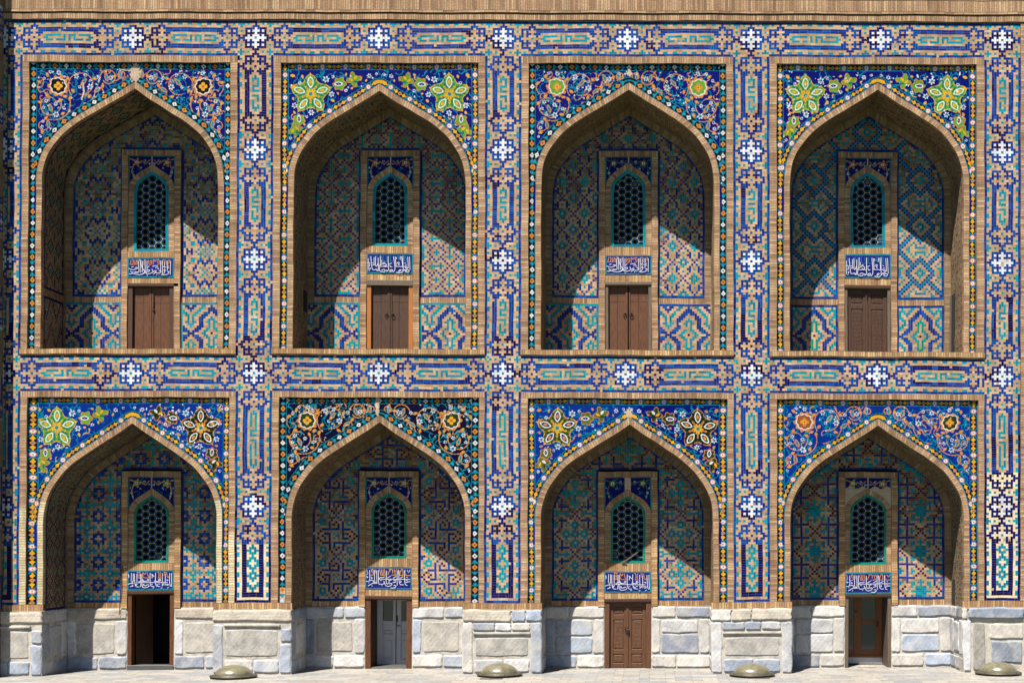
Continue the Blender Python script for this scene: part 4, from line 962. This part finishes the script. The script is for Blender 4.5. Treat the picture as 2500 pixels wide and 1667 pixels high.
def door(B):
    key = (B['row'], B['i']); _, _, _, iy1, dt = WIN[key]; bc = B['bc']; up = B['row'] == 0
    y0, y1 = dt, (857. if up else 1650.); x0, x1 = bc-59, bc+59; dF = DB-.02; fw = 11
    lab = {(0,0): "plain dark plank double door with chain and heavy lintel", (0,1): "old plank double door with two ring handles between orange jambs", (0,2): "weathered plank double door standing slightly ajar",
           (0,3): "carved dark double door with square panels", (1,0): "open doorway with brown frame and black interior", (1,1): "white panelled double door deep in a brown frame",
           (1,2): "carved brown double door closed with a padlock", (1,3): "glazed orange pine door above a pale step"}[key]
    mf = {(0,0): M_WOODD, (0,1): M_WOODO, (0,2): M_GREYW, (0,3): M_GREYW, (1,0): M_WOOD, (1,1): M_WOOD, (1,2): M_WOODC, (1,3): M_GREYW}[key]
    DD = {(1,1): .80, (1,3): .80}.get(key, 0.)
    fw = {(1,0): 10.5, (1,1): 14, (0,0): 12, (0,2): 8, (1,2): 13, (0,3): 8, (1,3): 9}.get(key, 11)
    mb = MB(); dB_ = DB+.22+DD
    mb.bevbox(x0, y0, x0+fw, y1, dF, dB_); mb.bevbox(x1-fw, y0, x1, y1, dF, dB_)
    if key != (0, 1): mb.bevbox(x0+fw, y0, x1-fw, y0+9, dF+.004, dB_)
    fr = mb.build("door", mf, mad, lab)
    mb = MB(); lt = 14 if key == (0, 1) else 8
    mb.bevbox(x0-1, y0-1, x1+(12 if key == (0,0) else 0), y0-1+lt, dF-.03, dB_-.02); mb.build("lintel", M_GREYW if key in ((0,1), (0,2)) else M_WOODD, fr)
    xi0, xi1, yt = x0+fw, x1-fw, y0+9; dL = DB+.06; mid = (xi0+xi1)/2
    if key == (0, 1): yt = y0+13
    if key in ((0,0), (0,1), (0,2)):
        gap = .5 if key != (0, 2) else 1.4
        for s_, (a, b_) in ((-1, (xi0, mid-gap)), (1, (mid+gap, xi1))):
            mb = MB(); n_ = 2; e = np.linspace(a, b_, n_+1)+np.array([0, rng.uniform(-2, 2), 0])
            for k in range(n_): mb.bevbox(e[k]+.15, yt, e[k+1]-.15, y1, dL+rng.uniform(-.004, .004), dL+.04, .5)
            mb.bevbox(mid-7 if s_ < 0 else mid+gap, yt, mid-gap if s_ < 0 else mid+5, y1, dL-.02, dL, .5)
            lf = mb.build("door_leaf", M_WOOD if key != (0, 1) else M_WOODD, fr)
            mb = MB()
            for yy in (yt+22, yt+38):
                for xx in np.arange(a+3, b_-2, 2.6): mb.box(xx-.35, yy-.35, xx+.35, yy+.35, dL-.012, dL+.002)
            mb.build("nail_row", M_GREYW, lf)
            if key != (0, 0):
                mb = MB(); xx = mid+s_*8; yy = yt+70; mb.tube([(xx+4.2*math.sin(t), yy+4.2-4.2*math.cos(t), dL-.03) for t in np.linspace(0, 2*math.pi, 14)], .8, 6); mb.bevbox(xx-1.4, yy-2.5, xx+1.4, yy+1.5, dL-.035, dL); mb.build("ring_handle", M_IRON, lf)
            elif s_ > 0:
                mb = MB(); mb.tube([(mid+5, yt+18, dL-.03), (mid+5.6, yt+36, dL-.035), (mid+4.6, yt+56, dL-.03)], .9, 6); mb.bevbox(mid+3, yt+55, mid+8, yt+60, dL-.04, dL); mb.build("door_chain", M_IRON, lf)
    elif key in ((0,3), (1,2)):
        for s_, (a, b_) in ((-1, (xi0, mid-.5)), (1, (mid+.5, xi1))):
            mb = MB(); H = y1-yt; mb.box(a, yt, b_, y1, dL+.02, dL+.05); w_ = b_-a
            e0, e1 = a+w_*.2, b_-w_*.2; cuts = [0, .06, .2, .27, .9, 1] if key == (0, 3) else [0, .05, .18, .26, .72, .79, .93, 1]
            for k in range(0, len(cuts)-1, 2): mb.bevbox(e0, yt+H*cuts[k], e1, yt+H*cuts[k+1], dL, dL+.03, .8)
            mb.bevbox(a, yt, e0, y1, dL-.002, dL+.03, .8); mb.bevbox(e1, yt, b_, y1, dL-.002, dL+.03, .8)
            if s_ < 0: mb.bevbox(mid-4, yt, mid+2.2, y1, dL-.025, dL, .8)
            for k in range(1, len(cuts)-1, 2):
                mb.bevbox(e0+2.2, yt+H*cuts[k]+2.2, e1-2.2, yt+H*cuts[k+1]-2.2, dL+.008, dL+.03, 1)
                for yy in np.arange(yt+H*cuts[k]+5, yt+H*cuts[k+1]-5, 3.4):
                    for xx in np.arange(e0+5+((yy*7) % 2), e1-4.5, 3.2): mb.bevbox(xx-1, yy-1, xx+1, yy+1, dL+.001, dL+.01, .7)
            lf = mb.build("door_leaf", M_WOODC if key == (1, 2) else M_WOODD, fr)
        if key == (1, 2):
            mb = MB(); mb.tube([(mid-7, yt+62, dL-.03), (mid-6, yt+75, dL-.035), (mid-4, yt+80, dL-.03)], 1, 6); mb.bevbox(mid-3, yt+68, mid+3, yt+78, dL-.06, dL-.02, 1); mb.tube([(mid-2, yt+69, dL-.045), (mid-1.5, yt+63, dL-.045), (mid+1.5, yt+63, dL-.045), (mid+2, yt+69, dL-.045)], .7, 6); mb.build("padlock", M_IRON, fr)
        else:
            mb = MB(); mb.tube([(mid-1, yt+2, dL-.04), (mid, yt+14, dL-.045), (mid-.5, yt+26, dL-.04)], .9, 6); mb.build("door_chain", M_IRON, fr)
    elif key == (1, 0):
        mb = MB(); mb.bevbox(xi0-10.5, y1-11, xi1+10.5, y1+2, DB-.05, DB+.3, .8); mb.build("doorstep", M_GRATE, fr)
        mb = MB(); mb.poly([(xi0+1, yt, DB+.24), (xi0+26, yt, DB+.75), (xi0+26, y1-10, DB+.75), (xi0+1, y1-10, DB+.24), (xi0+3, yt, DB+.21), (xi0+28, yt, DB+.72), (xi0+28, y1-10, DB+.72), (xi0+3, y1-10, DB+.21)], [(0,3,2,1),(4,5,6,7),(0,1,5,4),(1,2,6,5),(2,3,7,6),(3,0,4,7)]); mb.build("door_leaf", M_WOODD, fr)
    elif key == (1, 1):
        dL = DB+DD
        for s_, (a, b_) in ((-1, (xi0, mid-1+4)), (1, (mid+1+4, xi1))):
            mb = MB(); H = y1-yt-3; w_ = b_-a; mb.box(a, yt, b_, yt+H, dL+.03, dL+.05)
            mb.bevbox(a, yt, a+w_*.30, yt+H, dL, dL+.035, .6); mb.bevbox(b_-w_*.16, yt, b_, yt+H, dL, dL+.035, .6)
            for c0, c1 in ((0, .03), (.34, .47), (.54, .60), (.93, 1)): mb.bevbox(a+w_*.30, yt+H*c0, b_-w_*.16, yt+H*c1, dL, dL+.035, .6)
            mb.bevbox(a+w_*.36, yt+H*.63, b_-w_*.22, yt+H*.90, dL+.012, dL+.035, 1); mb.bevbox(a+w_*.36, yt+H*.485, b_-w_*.22, yt+H*.53, dL+.012, dL+.035, 1)
            lf = mb.build("door_leaf", M_WHITE, fr); mb = MB(); mb.box(a+w_*.30, yt+H*.03, b_-w_*.16, yt+H*.34, dL+.015, dL+.028); mb.build("glass_pane", M_GLASS, lf)
        mb = MB(); mb.bevbox(mid+5, yt+44, mid+8, yt+60, dL-.012, dL, .5); mb.tube([(mid+6.5, yt+70, dL-.04), (mid+15, yt+71, dL-.04)], 1.1, 6); mb.tube([(mid+6.5, yt+70, dL-.05), (mid+6.5, yt+70, dL+.01)], 1.2, 6); mb.build("door_handle", M_IRON, fr)
        mb = MB(); mb.bevbox(xi0, y1-3, xi1, y1+2, DB+.02, DB+1., .6); mb.build("doorstep", M_GRATE, fr)
    elif key == (1, 3):
        dL = DB+DD; mb = MB(); H = y1-24-yt
        e = [xi0, xi0+2, xi0+24, xi0+34, mid-1, mid+6, xi1-18, xi1-12, xi1-4, xi1]
        for a, b_ in ((xi0, xi0+3), (xi0+25, xi0+46), (xi1-18, xi1)): mb.bevbox(a, yt, b_, yt+H, dL, dL+.04, .6)
        for c0, c1 in ((0, .03), (.40, .47), (.91, 1)): mb.bevbox(xi0+3, yt+H*c0, xi0+25, yt+H*c1, dL+.002, dL+.04, .6); mb.bevbox(xi0+46, yt+H*c0, xi1-18, yt+H*c1, dL+.002, dL+.04, .6)
        mb.bevbox(xi0, yt+H, xi1, yt+H+6, dL-.02, dL+.05, .6); lf = mb.build("door_leaf", M_WOODB, fr)
        for a, b_ in ((xi0+3, xi0+25), (xi0+46, xi1-18)):
            for c0, c1 in ((.03, .40), (.47, .91)): mb = MB(); mb.box(a, yt+H*c0, b_, yt+H*c1, dL+.018, dL+.03); mb.build("glass_pane", M_GLASS, lf)
        mb = MB(); mb.tube([(xi0+31, yt+40, dL-.02), (xi0+31, yt+40, dL+.01)], 3, 10); mb.bevbox(xi1-14, yt+64, xi1-10, yt+80, dL-.02, dL); mb.build("door_lock", M_IRON, lf)
        mb = MB(); mb.bevbox(xi0, y1-18, xi1, y1-2, dL-.01, dL+.3, .6); mb.build("doorstep", M_WHITE, fr)
for B in BAYS: door(B)

# ---------------------------------------------------------------- stone plinth
SC_ = [A(232,230,230), A(240,236,230), A(208,212,220), A(192,202,220), A(244,240,234), A(214,214,216), A(226,220,212), A(194,200,210), A(168,174,188)]
class Stones:
    def __init__(s): s.v = []; s.f = []; s.c = []
    def add(s, x0, y0, x1, y1, d, th, plane='f', X=0., col=None, carve=False):
        """a rounded block; plane f faces the court, 's' stands on a jamb at x = X (x0,x1 are then depths in cm)"""
        nx = max(8, int((x1-x0)/2.2)); ny = max(7, int((y1-y0)/2.2)); k = len(s.v); sd = rng.uniform(0, 9)
        col = SC_[rng.integers(0, len(SC_))]*rng.uniform(.9, 1.06) if col is None else col
        cx, cy, hx, hy = (x0+x1)/2, (y0+y1)/2, (x1-x0)/2, (y1-y0)/2; rc = min(hx, hy, 5.)*.7; jt = rng.uniform(-1, 1, (2, 4))
        for j in range(ny+1):
            for i in range(nx+1):
                a, b_ = -1+2*i/nx, -1+2*j/ny
                ex = 1-min(.09, 2./hx)*abs(b_)**12-(.6/hx*math.sin(b_*5+sd)); ey = 1-min(.09, 2./hy)*abs(a)**12-(.6/hy*math.sin(a*4+sd*2))
                x = cx+a*hx*ex+jt[0, (a > 0)*2+(b_ > 0)]*.8*abs(a); y = cy+b_*hy*ey+jt[1, (a > 0)*2+(b_ > 0)]*.8*abs(b_)
                eb = min(hx*(1-abs(a)), hy*(1-abs(b_))); h = th*.5*(1-math.exp(-eb/.55)) if eb > 0 else -.012
                if eb > 0: h += .004*math.sin(x*.11+sd)*math.sin(y*.13+sd)+.0012*math.sin(x*.5+y*.4+sd)
                if carve and eb > 3: h += .006*(1 if (abs(b_) < .62 and ((x*.16) % 1) < .45 and (((y-y0)/7) % 1) < .55) else 0)
                s.v.append((x, y, d-h) if plane == 'f' else (X+h*100, y, x/100)); 
        for j in range(ny):
            for i in range(nx): q_ = k+j*(nx+1)+i; s.f.append((q_, q_+1, q_+nx+2, q_+nx+1)); s.c.append((*col, 1))
    def build(s, name, parent, label=None):
        me = bpy.data.meshes.new(name); me.from_pydata([tuple(p) for p in PT(np.array(s.v))], [], s.f); me.materials.append(M_STONE)
        ca = me.attributes.new("Col", 'FLOAT_COLOR', 'FACE'); ca.data.foreach_set("color", np.array(s.c, np.float32).ravel())
        me.polygons.foreach_set("use_smooth", [True]*len(me.polygons)); me.update(); return link(name, me, parent, label)
PY0, PY1 = 1493., 1652.
def pier(x0, x1, style):
    d0 = -.05; mb = MB(); mb.box(x0+1.5, PY0+1, x1-1.5, PY1, d0, .4); mb.box(x0+1, PY0, x1-1, PY0+3, d0-.02, .12); base = mb.build("plinth", M_MORT, mad)
    def stone(*a, **k):
        s_ = Stones(); s_.add(*a, **k); s_.build("carved_block" if k.get('carve') else "stone_block", base)
    w = x1-x0; y1 = PY0+29
    if style == 4: stone(x0+14, PY0, x1-3, y1-1, d0, .12, col=A(150,160,178)); stone(x0, PY0, x0+12, y1, d0, .05)
    else:
        cut = {0: [1.], 1: [1.], 2: [.62, .8, 1.], 3: [.25, .5, 1.]}[style]; a = x0
        for k, c in enumerate(cut): b_ = x0+w*c; carve = (style in (0, 1)) or (style == 2 and k == 0) or (style == 3 and k >= 1); stone(a, PY0, b_-.6, y1, d0, .06, carve=carve, col=None if not carve else A(220,208,190)*rng.uniform(.92, 1)); a = b_
    pw = 27 if style != 4 else 22; top2 = y1+2
    if style in (2, 3):     # a low course over the panel
        a = x0+pw
        for b_ in (x0+w*.42, x0+w*.62, x1-pw): stone(a, top2, b_-1, top2+21, d0, .055); a = b_
        ptop = top2+24
    else: ptop = top2+4
    if style == 0: stone(x0, top2+4, x0+pw, 1648, d0, .055, col=A(196,196,204))
    stone(x0+.5, top2, x0+pw, 1648, d0, .05) if style not in (0,) else None
    if style in (0, 1): stone(x1-pw, top2+14, x1-.5, top2+48, d0, .05); stone(x1-pw-2, top2+51, x1-.5, 1648, d0, .05, col=A(190,198,212))
    elif style == 4:
        stone(x1-pw-66, top2+8, x1-6, top2+46, d0, .045, col=A(222,214,202)); stone(x1-pw-62, top2+50, x1-8, top2+104, d0, .045, col=A(158,166,178))
    else: stone(x1-pw, top2, x1-.5, 1648, d0, .05)
    if style != 4:
        stone(x0+pw+5, ptop+12, x1-pw-6, 1608, d0, .022, col=A(196,190,182)); a = x0+pw+2
        for b_ in (x0+w*.52, x1-pw-2): stone(a, 1614, b_-1.5, 1647, d0, .05, col=A(182,192,210) if rng.random() < .6 else None); a = b_
        mb = MB()      # raised mortar rim shading the panel
        mb.bevbox(x0+pw+1, ptop, x1-pw-1, ptop+5, d0-.045, d0, .8); mb.build("panel_rim", M_MORT, base)
    else: stone(x0+pw+2, top2+6, x0+pw+34, 1646, d0, .035, col=A(176,170,160))
EDG = [(-60, BAYS[4]['cx']-BAYS[4]['hw']+4)]+[(BAYS[4+i]['cx']+BAYS[4+i]['hw']-5, BAYS[5+i]['cx']-BAYS[5+i]['hw']+4) for i in range(3)]+[(BAYS[7]['cx']+BAYS[7]['hw']-5, 2560)]
for k, (a, b_) in enumerate(EDG):
    if k == 4: pier(a, 2503, 4)
    else: pier(a, b_, [1, 0, 2, 3][k])
    if k == 4: mb = MB(); mb.box(2503, 1430, 2600, PY1, -.12, .4); mb.build("plinth", M_MORT, mad)
for k, B in enumerate(BAYS[4:]):
    cx, hw, bc = B['cx'], B['hw'], B['bc']; dW = DB-.02
    for side in (-1, 1):
        x0, x1 = sorted((cx+side*hw, bc+side*59)); mb = MB(); mb.box(x0, PY0, x1, PY1, dW+.005, DB+.3); base = mb.build("plinth", M_MORT, mad)
        def stone(*a, **kk): s_ = Stones(); s_.add(*a, **kk); s_.build("carved_block" if kk.get('carve') else "stone_block", base)
        y1 = PY0+29; cv = k == 0
        m_ = x0+(x1-x0)*rng.uniform(.35, .65)
        if cv: stone(x0+1, PY0+.5, x1-1, y1, dW, .04, carve=True, col=A(206,192,174))
        else: stone(x0+1, PY0+.5, m_-.6, y1, dW, .04); stone(m_+.6, PY0+.5, x1-1, y1, dW, .04)
        pw = 24
        stone(x0+1, y1+2, x0+pw, 1612, dW, .04); stone(x1-pw-4, y1+2, x1-1, 1612, dW, .04, col=A(214,210,206))
        if k < 2: stone(x0+pw+4, y1+8, x1-pw-8, 1609, dW, .018, col=A(200,194,184))
        else: ym = 1565+rng.uniform(-8, 8); stone(x0+pw+2, y1+4, x1-pw-6, ym, dW, .032); stone(x0+pw+2, ym+2, x1-pw-6, 1612, dW, .032, col=A(184,194,208) if k == 2 and side < 0 else None)
        m_ = x0+(x1-x0)*rng.uniform(.4, .6); stone(x0+1, 1616, m_-1, 1648, dW, .04); stone(m_+1, 1616, x1-1, 1648, dW, .04)
    # jamb faces
    for side in (-1, 1):
        X = cx+side*hw; mb = MB(); a, b_ = sorted((X-side*2, X+side*8)); mb.box(a, PY0, b_, PY1, .02, DB); base = mb.build("plinth", M_MORT, mad)
        if side > 0: 
            for (da, db, ya, yb_) in ((4, 70, PY0, PY0+28), (72, 138, PY0, PY0+28), (4, 40, PY0+31, 1612), (44, 100, PY0+38, 1606), (104, 138, PY0+31, 1612), (4, 80, 1616, 1648), (82, 138, 1616, 1648)):
                s_ = Stones(); s_.add(da, ya, db, yb_, 0, .03, 's', X-2.2); 
                s_.v = [(2*(X-2.2)-v[0], v[1], v[2]) for v in s_.v]; s_.build("stone_block", base)
        else:
            for (da, db, ya, yb_) in ((4, 70, PY0, PY0+28), (72, 138, PY0, PY0+28), (4, 36, PY0+31, 1612), (42, 102, PY0+38, 1604), (106, 138, PY0+31, 1612), (4, 60, 1616, 1648), (62, 138, 1616, 1648)):
                s_ = Stones(); s_.add(da, ya, db, yb_, 0, .03, 's', X+2.2); s_.build("stone_block", base)

# lower course of plain bricks between tile and plinth on the piers
for k, (a, b_) in enumerate(EDG): q = Q(); soldiers(q, max(a, -60)+0, b_, 1476, 1493, -.012, 6.2, 'r'); q.build("brick_course", M_BRICK, mad)
for (xa, xb) in ((-80, -32), (2491.5, 2560)): q = Q(); stretchers(q, xa, xb, FY0, 1476, -.02, 6.2, 26, 'b'); q.build("brick_edge", M_BRICK, mad)
# body of the building, niche floors
mb = MB()
mb.box(CX0, -190, CX1, -185, -.08, 6); mb.box(CX0, -190, CX0+4, 1660, .06, 6); mb.box(CX1-4, -190, CX1, 1660, .06, 6); mb.box(CX0, -190, CX1, 1660, 5.95, 6)
for B in BAYS[:4]: mb.box(B['o0'], 857, B['o1'], 880, .012, DB+.6)
mb.build("wall", M_BODY, mad)
mb = MB(); mb.box(CX0+4, -180, CX1-4, 1655, DB+1.6, DB+1.65); mb.build("inner_wall", M_DARK, mad)
# small doorways in the niche sides: flat black boxes stand for their unlit depth
for B, side, ya, yb_, da, db in ((BAYS[1], -1, 688, 740, 1.0, 1.33), (BAYS[3], 1, 690, 857, .95, 1.35), (BAYS[7], 1, 1425, 1493, 1.0, 1.3)):
    X = B['cx']+side*B['hw']; a, b_ = sorted((X-side*1.2, X+side*2)); mb = MB(); mb.box(a, ya, b_, yb_, da, db); mb.build("side_doorway", M_DARK, mad)
mb = MB(); X = BAYS[3]['cx']+BAYS[3]['hw']; mb.box(X-4, 690, X-.5, 857, 1.30, 1.36); mb.build("side_door_frame", M_GREYW, mad)

# ---------------------------------------------------------------- neighbouring portal on the left, in its own shadow side
port = thing("portal_wall", "dark shaded side of the neighbouring portal wall at the left edge", "wall", (-15.9, -.26, 0))
def keep(o, par):
    o.parent = par; o.matrix_parent_inverse = par.matrix_world.inverted() if False else __import__('mathutils').Matrix.Translation(-Vector(par.location)); return o
mb = MB(); y0, y1 = -190, 1655
mb.poly([(-400, y0, -.52), (6, y0, -.52), (6, y0, .05), (-400, y0, .05), (-400, y1, -.52), (17, y1, -.52), (17, y1, .05), (-400, y1, .05)], [(0,1,2,3),(4,7,6,5),(0,4,5,1),(1,5,6,2),(2,6,7,3),(3,7,4,0)])
keep(mb.build("wall", M_BODY), port)
q = Q(); st = strip(22)[:46]; g = np.zeros((261, 11, 3)); yy = np.linspace(20, 1490, 261); g[..., 1] = yy[:, None]; g[..., 0] = (6.6+(yy+190)/1845*11)[:, None]; g[..., 2] = np.linspace(-.50, -.02, 11)[None]
codes = np.array([[st[k % 46][m_+2] for m_ in range(10)] for k in range(260)]); q.sheet(g, codes); keep(q.build("tile_panel", M_TILE), port)

# ---------------------------------------------------------------- court paving, lamps, cables, small things
xs = np.array([-7000, -2000, 12, 625, 1229, 1836, 2447, 5000, 9000.]); ds = np.array([-90, -40, -12, -4, -1, .0, 1.4, 3, 9.])
V = [(x, 1651, d) for d in ds for x in xs]; Fc = [(j*9+i, j*9+i+1, (j+1)*9+i+1, (j+1)*9+i) for j in range(8) for i in range(8)]
mb = MB(); mb.v = V; mb.f = Fc; gr = mb.build("ground", M_PAVE); gr['kind'] = 'structure'
def zground(x): return float(PT(np.array([x, 1651., 0]))[2])
def lathe(name, prof, mat, parent, seg=56):
    v, f = [], []
    for r, z in prof:
        for k in range(seg): a = 2*math.pi*k/seg; v.append((r*math.cos(a), r*math.sin(a), z))
    for i in range(len(prof)-1):
        for k in range(seg): f.append((i*seg+k, i*seg+(k+1) % seg, (i+1)*seg+(k+1) % seg, (i+1)*seg+k))
    me = bpy.data.meshes.new(name); me.from_pydata(v, [], f); me.materials.append(mat); me.polygons.foreach_set("use_smooth", [True]*len(f)); me.update()
    return link(name, me, parent)
def lamp():
    t = thing("floodlight_dome", "", "lamp")
    lathe("rim", [(.0, .0), (.53, .0), (.535, .022), (.50, .026), (.50, .036), (.55, .04), (.555, .056), (.545, .066), (.49, .072), (.485, .086), (.465, .094), (.44, .094), (.43, .08)], M_RIM, t)
    R_ = .435; H = .225; lathe("dome", [(R_*math.cos(a), .085+H*math.sin(a)) for a in np.linspace(0, math.pi/2-.001, 16)], M_DOME, t)
    lathe("lamp_bowl", [(.0, .064), (.2, .066), (.36, .064), (.40, .06)], M_IRON, t)
    for k in range(12):
        a = 2*math.pi*k/12+.15; b_ = lathe("bolt", [(0, .0), (.014, .0), (.014, .014), (0, .016)], M_IRON, t, 8); b_.location = (.52*math.cos(a), .52*math.sin(a), .066)
    return t
L0 = lamp(); lampspots = [(570, -.80, "leftmost", "the lower left niche"), (1219.6, -.55, "second", ""), (1836, -.62, "third", ""), (2437, -.6, "rightmost", "")]
LL = ["amber glass floodlight dome left of the white door, leftmost of four", "amber glass floodlight dome between the white door and the padlocked carved door",
      "amber glass floodlight dome between the padlocked carved door and the glazed door", "amber glass floodlight dome before the rough stone pier at the far right"]
for k, (px, y, _, _) in enumerate(lampspots):
    if k == 0: o = L0
    else:
        o = L0.copy(); COL.objects.link(o)
        for ch in list(L0.children): c = ch.copy(); COL.objects.link(c); c.parent = o
    fx = 1585+(px-1585)*(33+y)/33; o.location = ((fx-1585)/100, y, zground(fx)); o['label'] = LL[k]; o['group'] = "floodlight domes set in the court paving"; o.rotation_euler.z = k*.7
def single(o, label, cat, group=None):
    o['label'] = label; o['category'] = cat
    if group: o['group'] = group
    return o
for k, (x, y, lb) in enumerate(((1214, -1.25, "flat grey drain grate in the paving below the second floodlight dome"), (1842, -1.15, "flat grey drain grate in the paving below the third floodlight dome"))):
    z = zground(x)+.006; v, f = [], []
    t = thing("drain_grate", lb, "grate", ((x-1585)/100, y, z), "drain grates in the paving")
    me = bpy.data.meshes.new("grate_frame"); bxs = [(-.27, -.1, .27, -.085), (-.27, .085, .27, .1), (-.27, -.085, -.255, .085), (.255, -.085, .27, .085)]+[(-.25+.04*i, -.084, -.225+.04*i, .084) for i in range(13)]
    for a, b_, c, d_ in bxs:
        q_ = len(v); v += [(a, b_, 0), (c, b_, 0), (c, d_, 0), (a, d_, 0), (a, b_, .008), (c, b_, .008), (c, d_, .008), (a, d_, .008)]; f += [tuple(i+q_ for i in e) for e in ((0,3,2,1),(4,5,6,7),(0,1,5,4),(1,2,6,5),(2,3,7,6),(3,0,4,7))]
    me.from_pydata(v, [], f); me.materials.append(M_GRATE); link("grate_frame", me, t)
mb = MB(); mb.tube([(22, 0, -.03), (21, 200, -.025), (22, 520, -.03), (20.5, 900, -.025), (23, 1200, -.03), (18, 1490, -.06), (14, 1600, -.1)], .9, 6); single(mb.build("cable", M_CABLE), "thin black cable running down the shaded left edge pilaster", "cable")
mb = MB(); mb.tube([(256, 1384, DB-.07), (253, 1400, DB-.07), (254.5, 1440, DB-.075), (250, 1488, DB-.07), (249, 1510, DB-.07)], .9, 6); single(mb.build("cable", M_CABLE), "short black cable hanging beside the inscription over the open doorway", "cable")
mb = MB(); mb.tube([(103, 838, -.02), (80, 831, -.03), (57, 828, -.01)], .35, 5); mb.tube([(112, 850, -.03), (86, 838, -.03), (60, 829, -.02)], .35, 5); single(mb.build("wire", M_CABLE), "loose thin wire at the left foot of the upper left niche", "wire")
bc = BAYS[6]['bc']; mb = MB(); mb.tube([(bc-14, 1380, DB-.07), (bc+8, 1366, DB-.05), (bc+26, 1352, DB-.03)], 1.6, 6); mb.tube([(bc-14, 1378, DB-.07), (bc-2, 1381, DB-.07)], 1.2, 6); single(mb.build("stick", M_GREYW), "weathered stick leaning on the window ledge above the padlocked door", "stick")
# crumpled rag on the threshold of the glazed door
bc = BAYS[7]['bc']; nx, nz = 26, 10; v, f = [], []
for j in range(nz+1):
    for i in range(nx+1):
        a, b_ = i/nx, j/nz; x = bc-22+44*a+2*math.sin(b_*7+a*3); d = DB+.02+.16*b_; h = max(0, math.sin(math.pi*a))*max(0, math.sin(math.pi*b_))*(3.5+2.2*math.sin(a*21+b_*4)+1.4*math.sin(a*9-b_*11)); v.append((x, 1650-max(.2, h), d))
for j in range(nz):
    for i in range(nx): q_ = j*(nx+1)+i; f.append((q_, q_+1, q_+nx+2, q_+nx+1))
mb = MB(); mb.poly(v, f); single(mb.build("rag", M_CLOTH, smooth=True), "crumpled pale rag on the threshold under the glazed door", "rag")
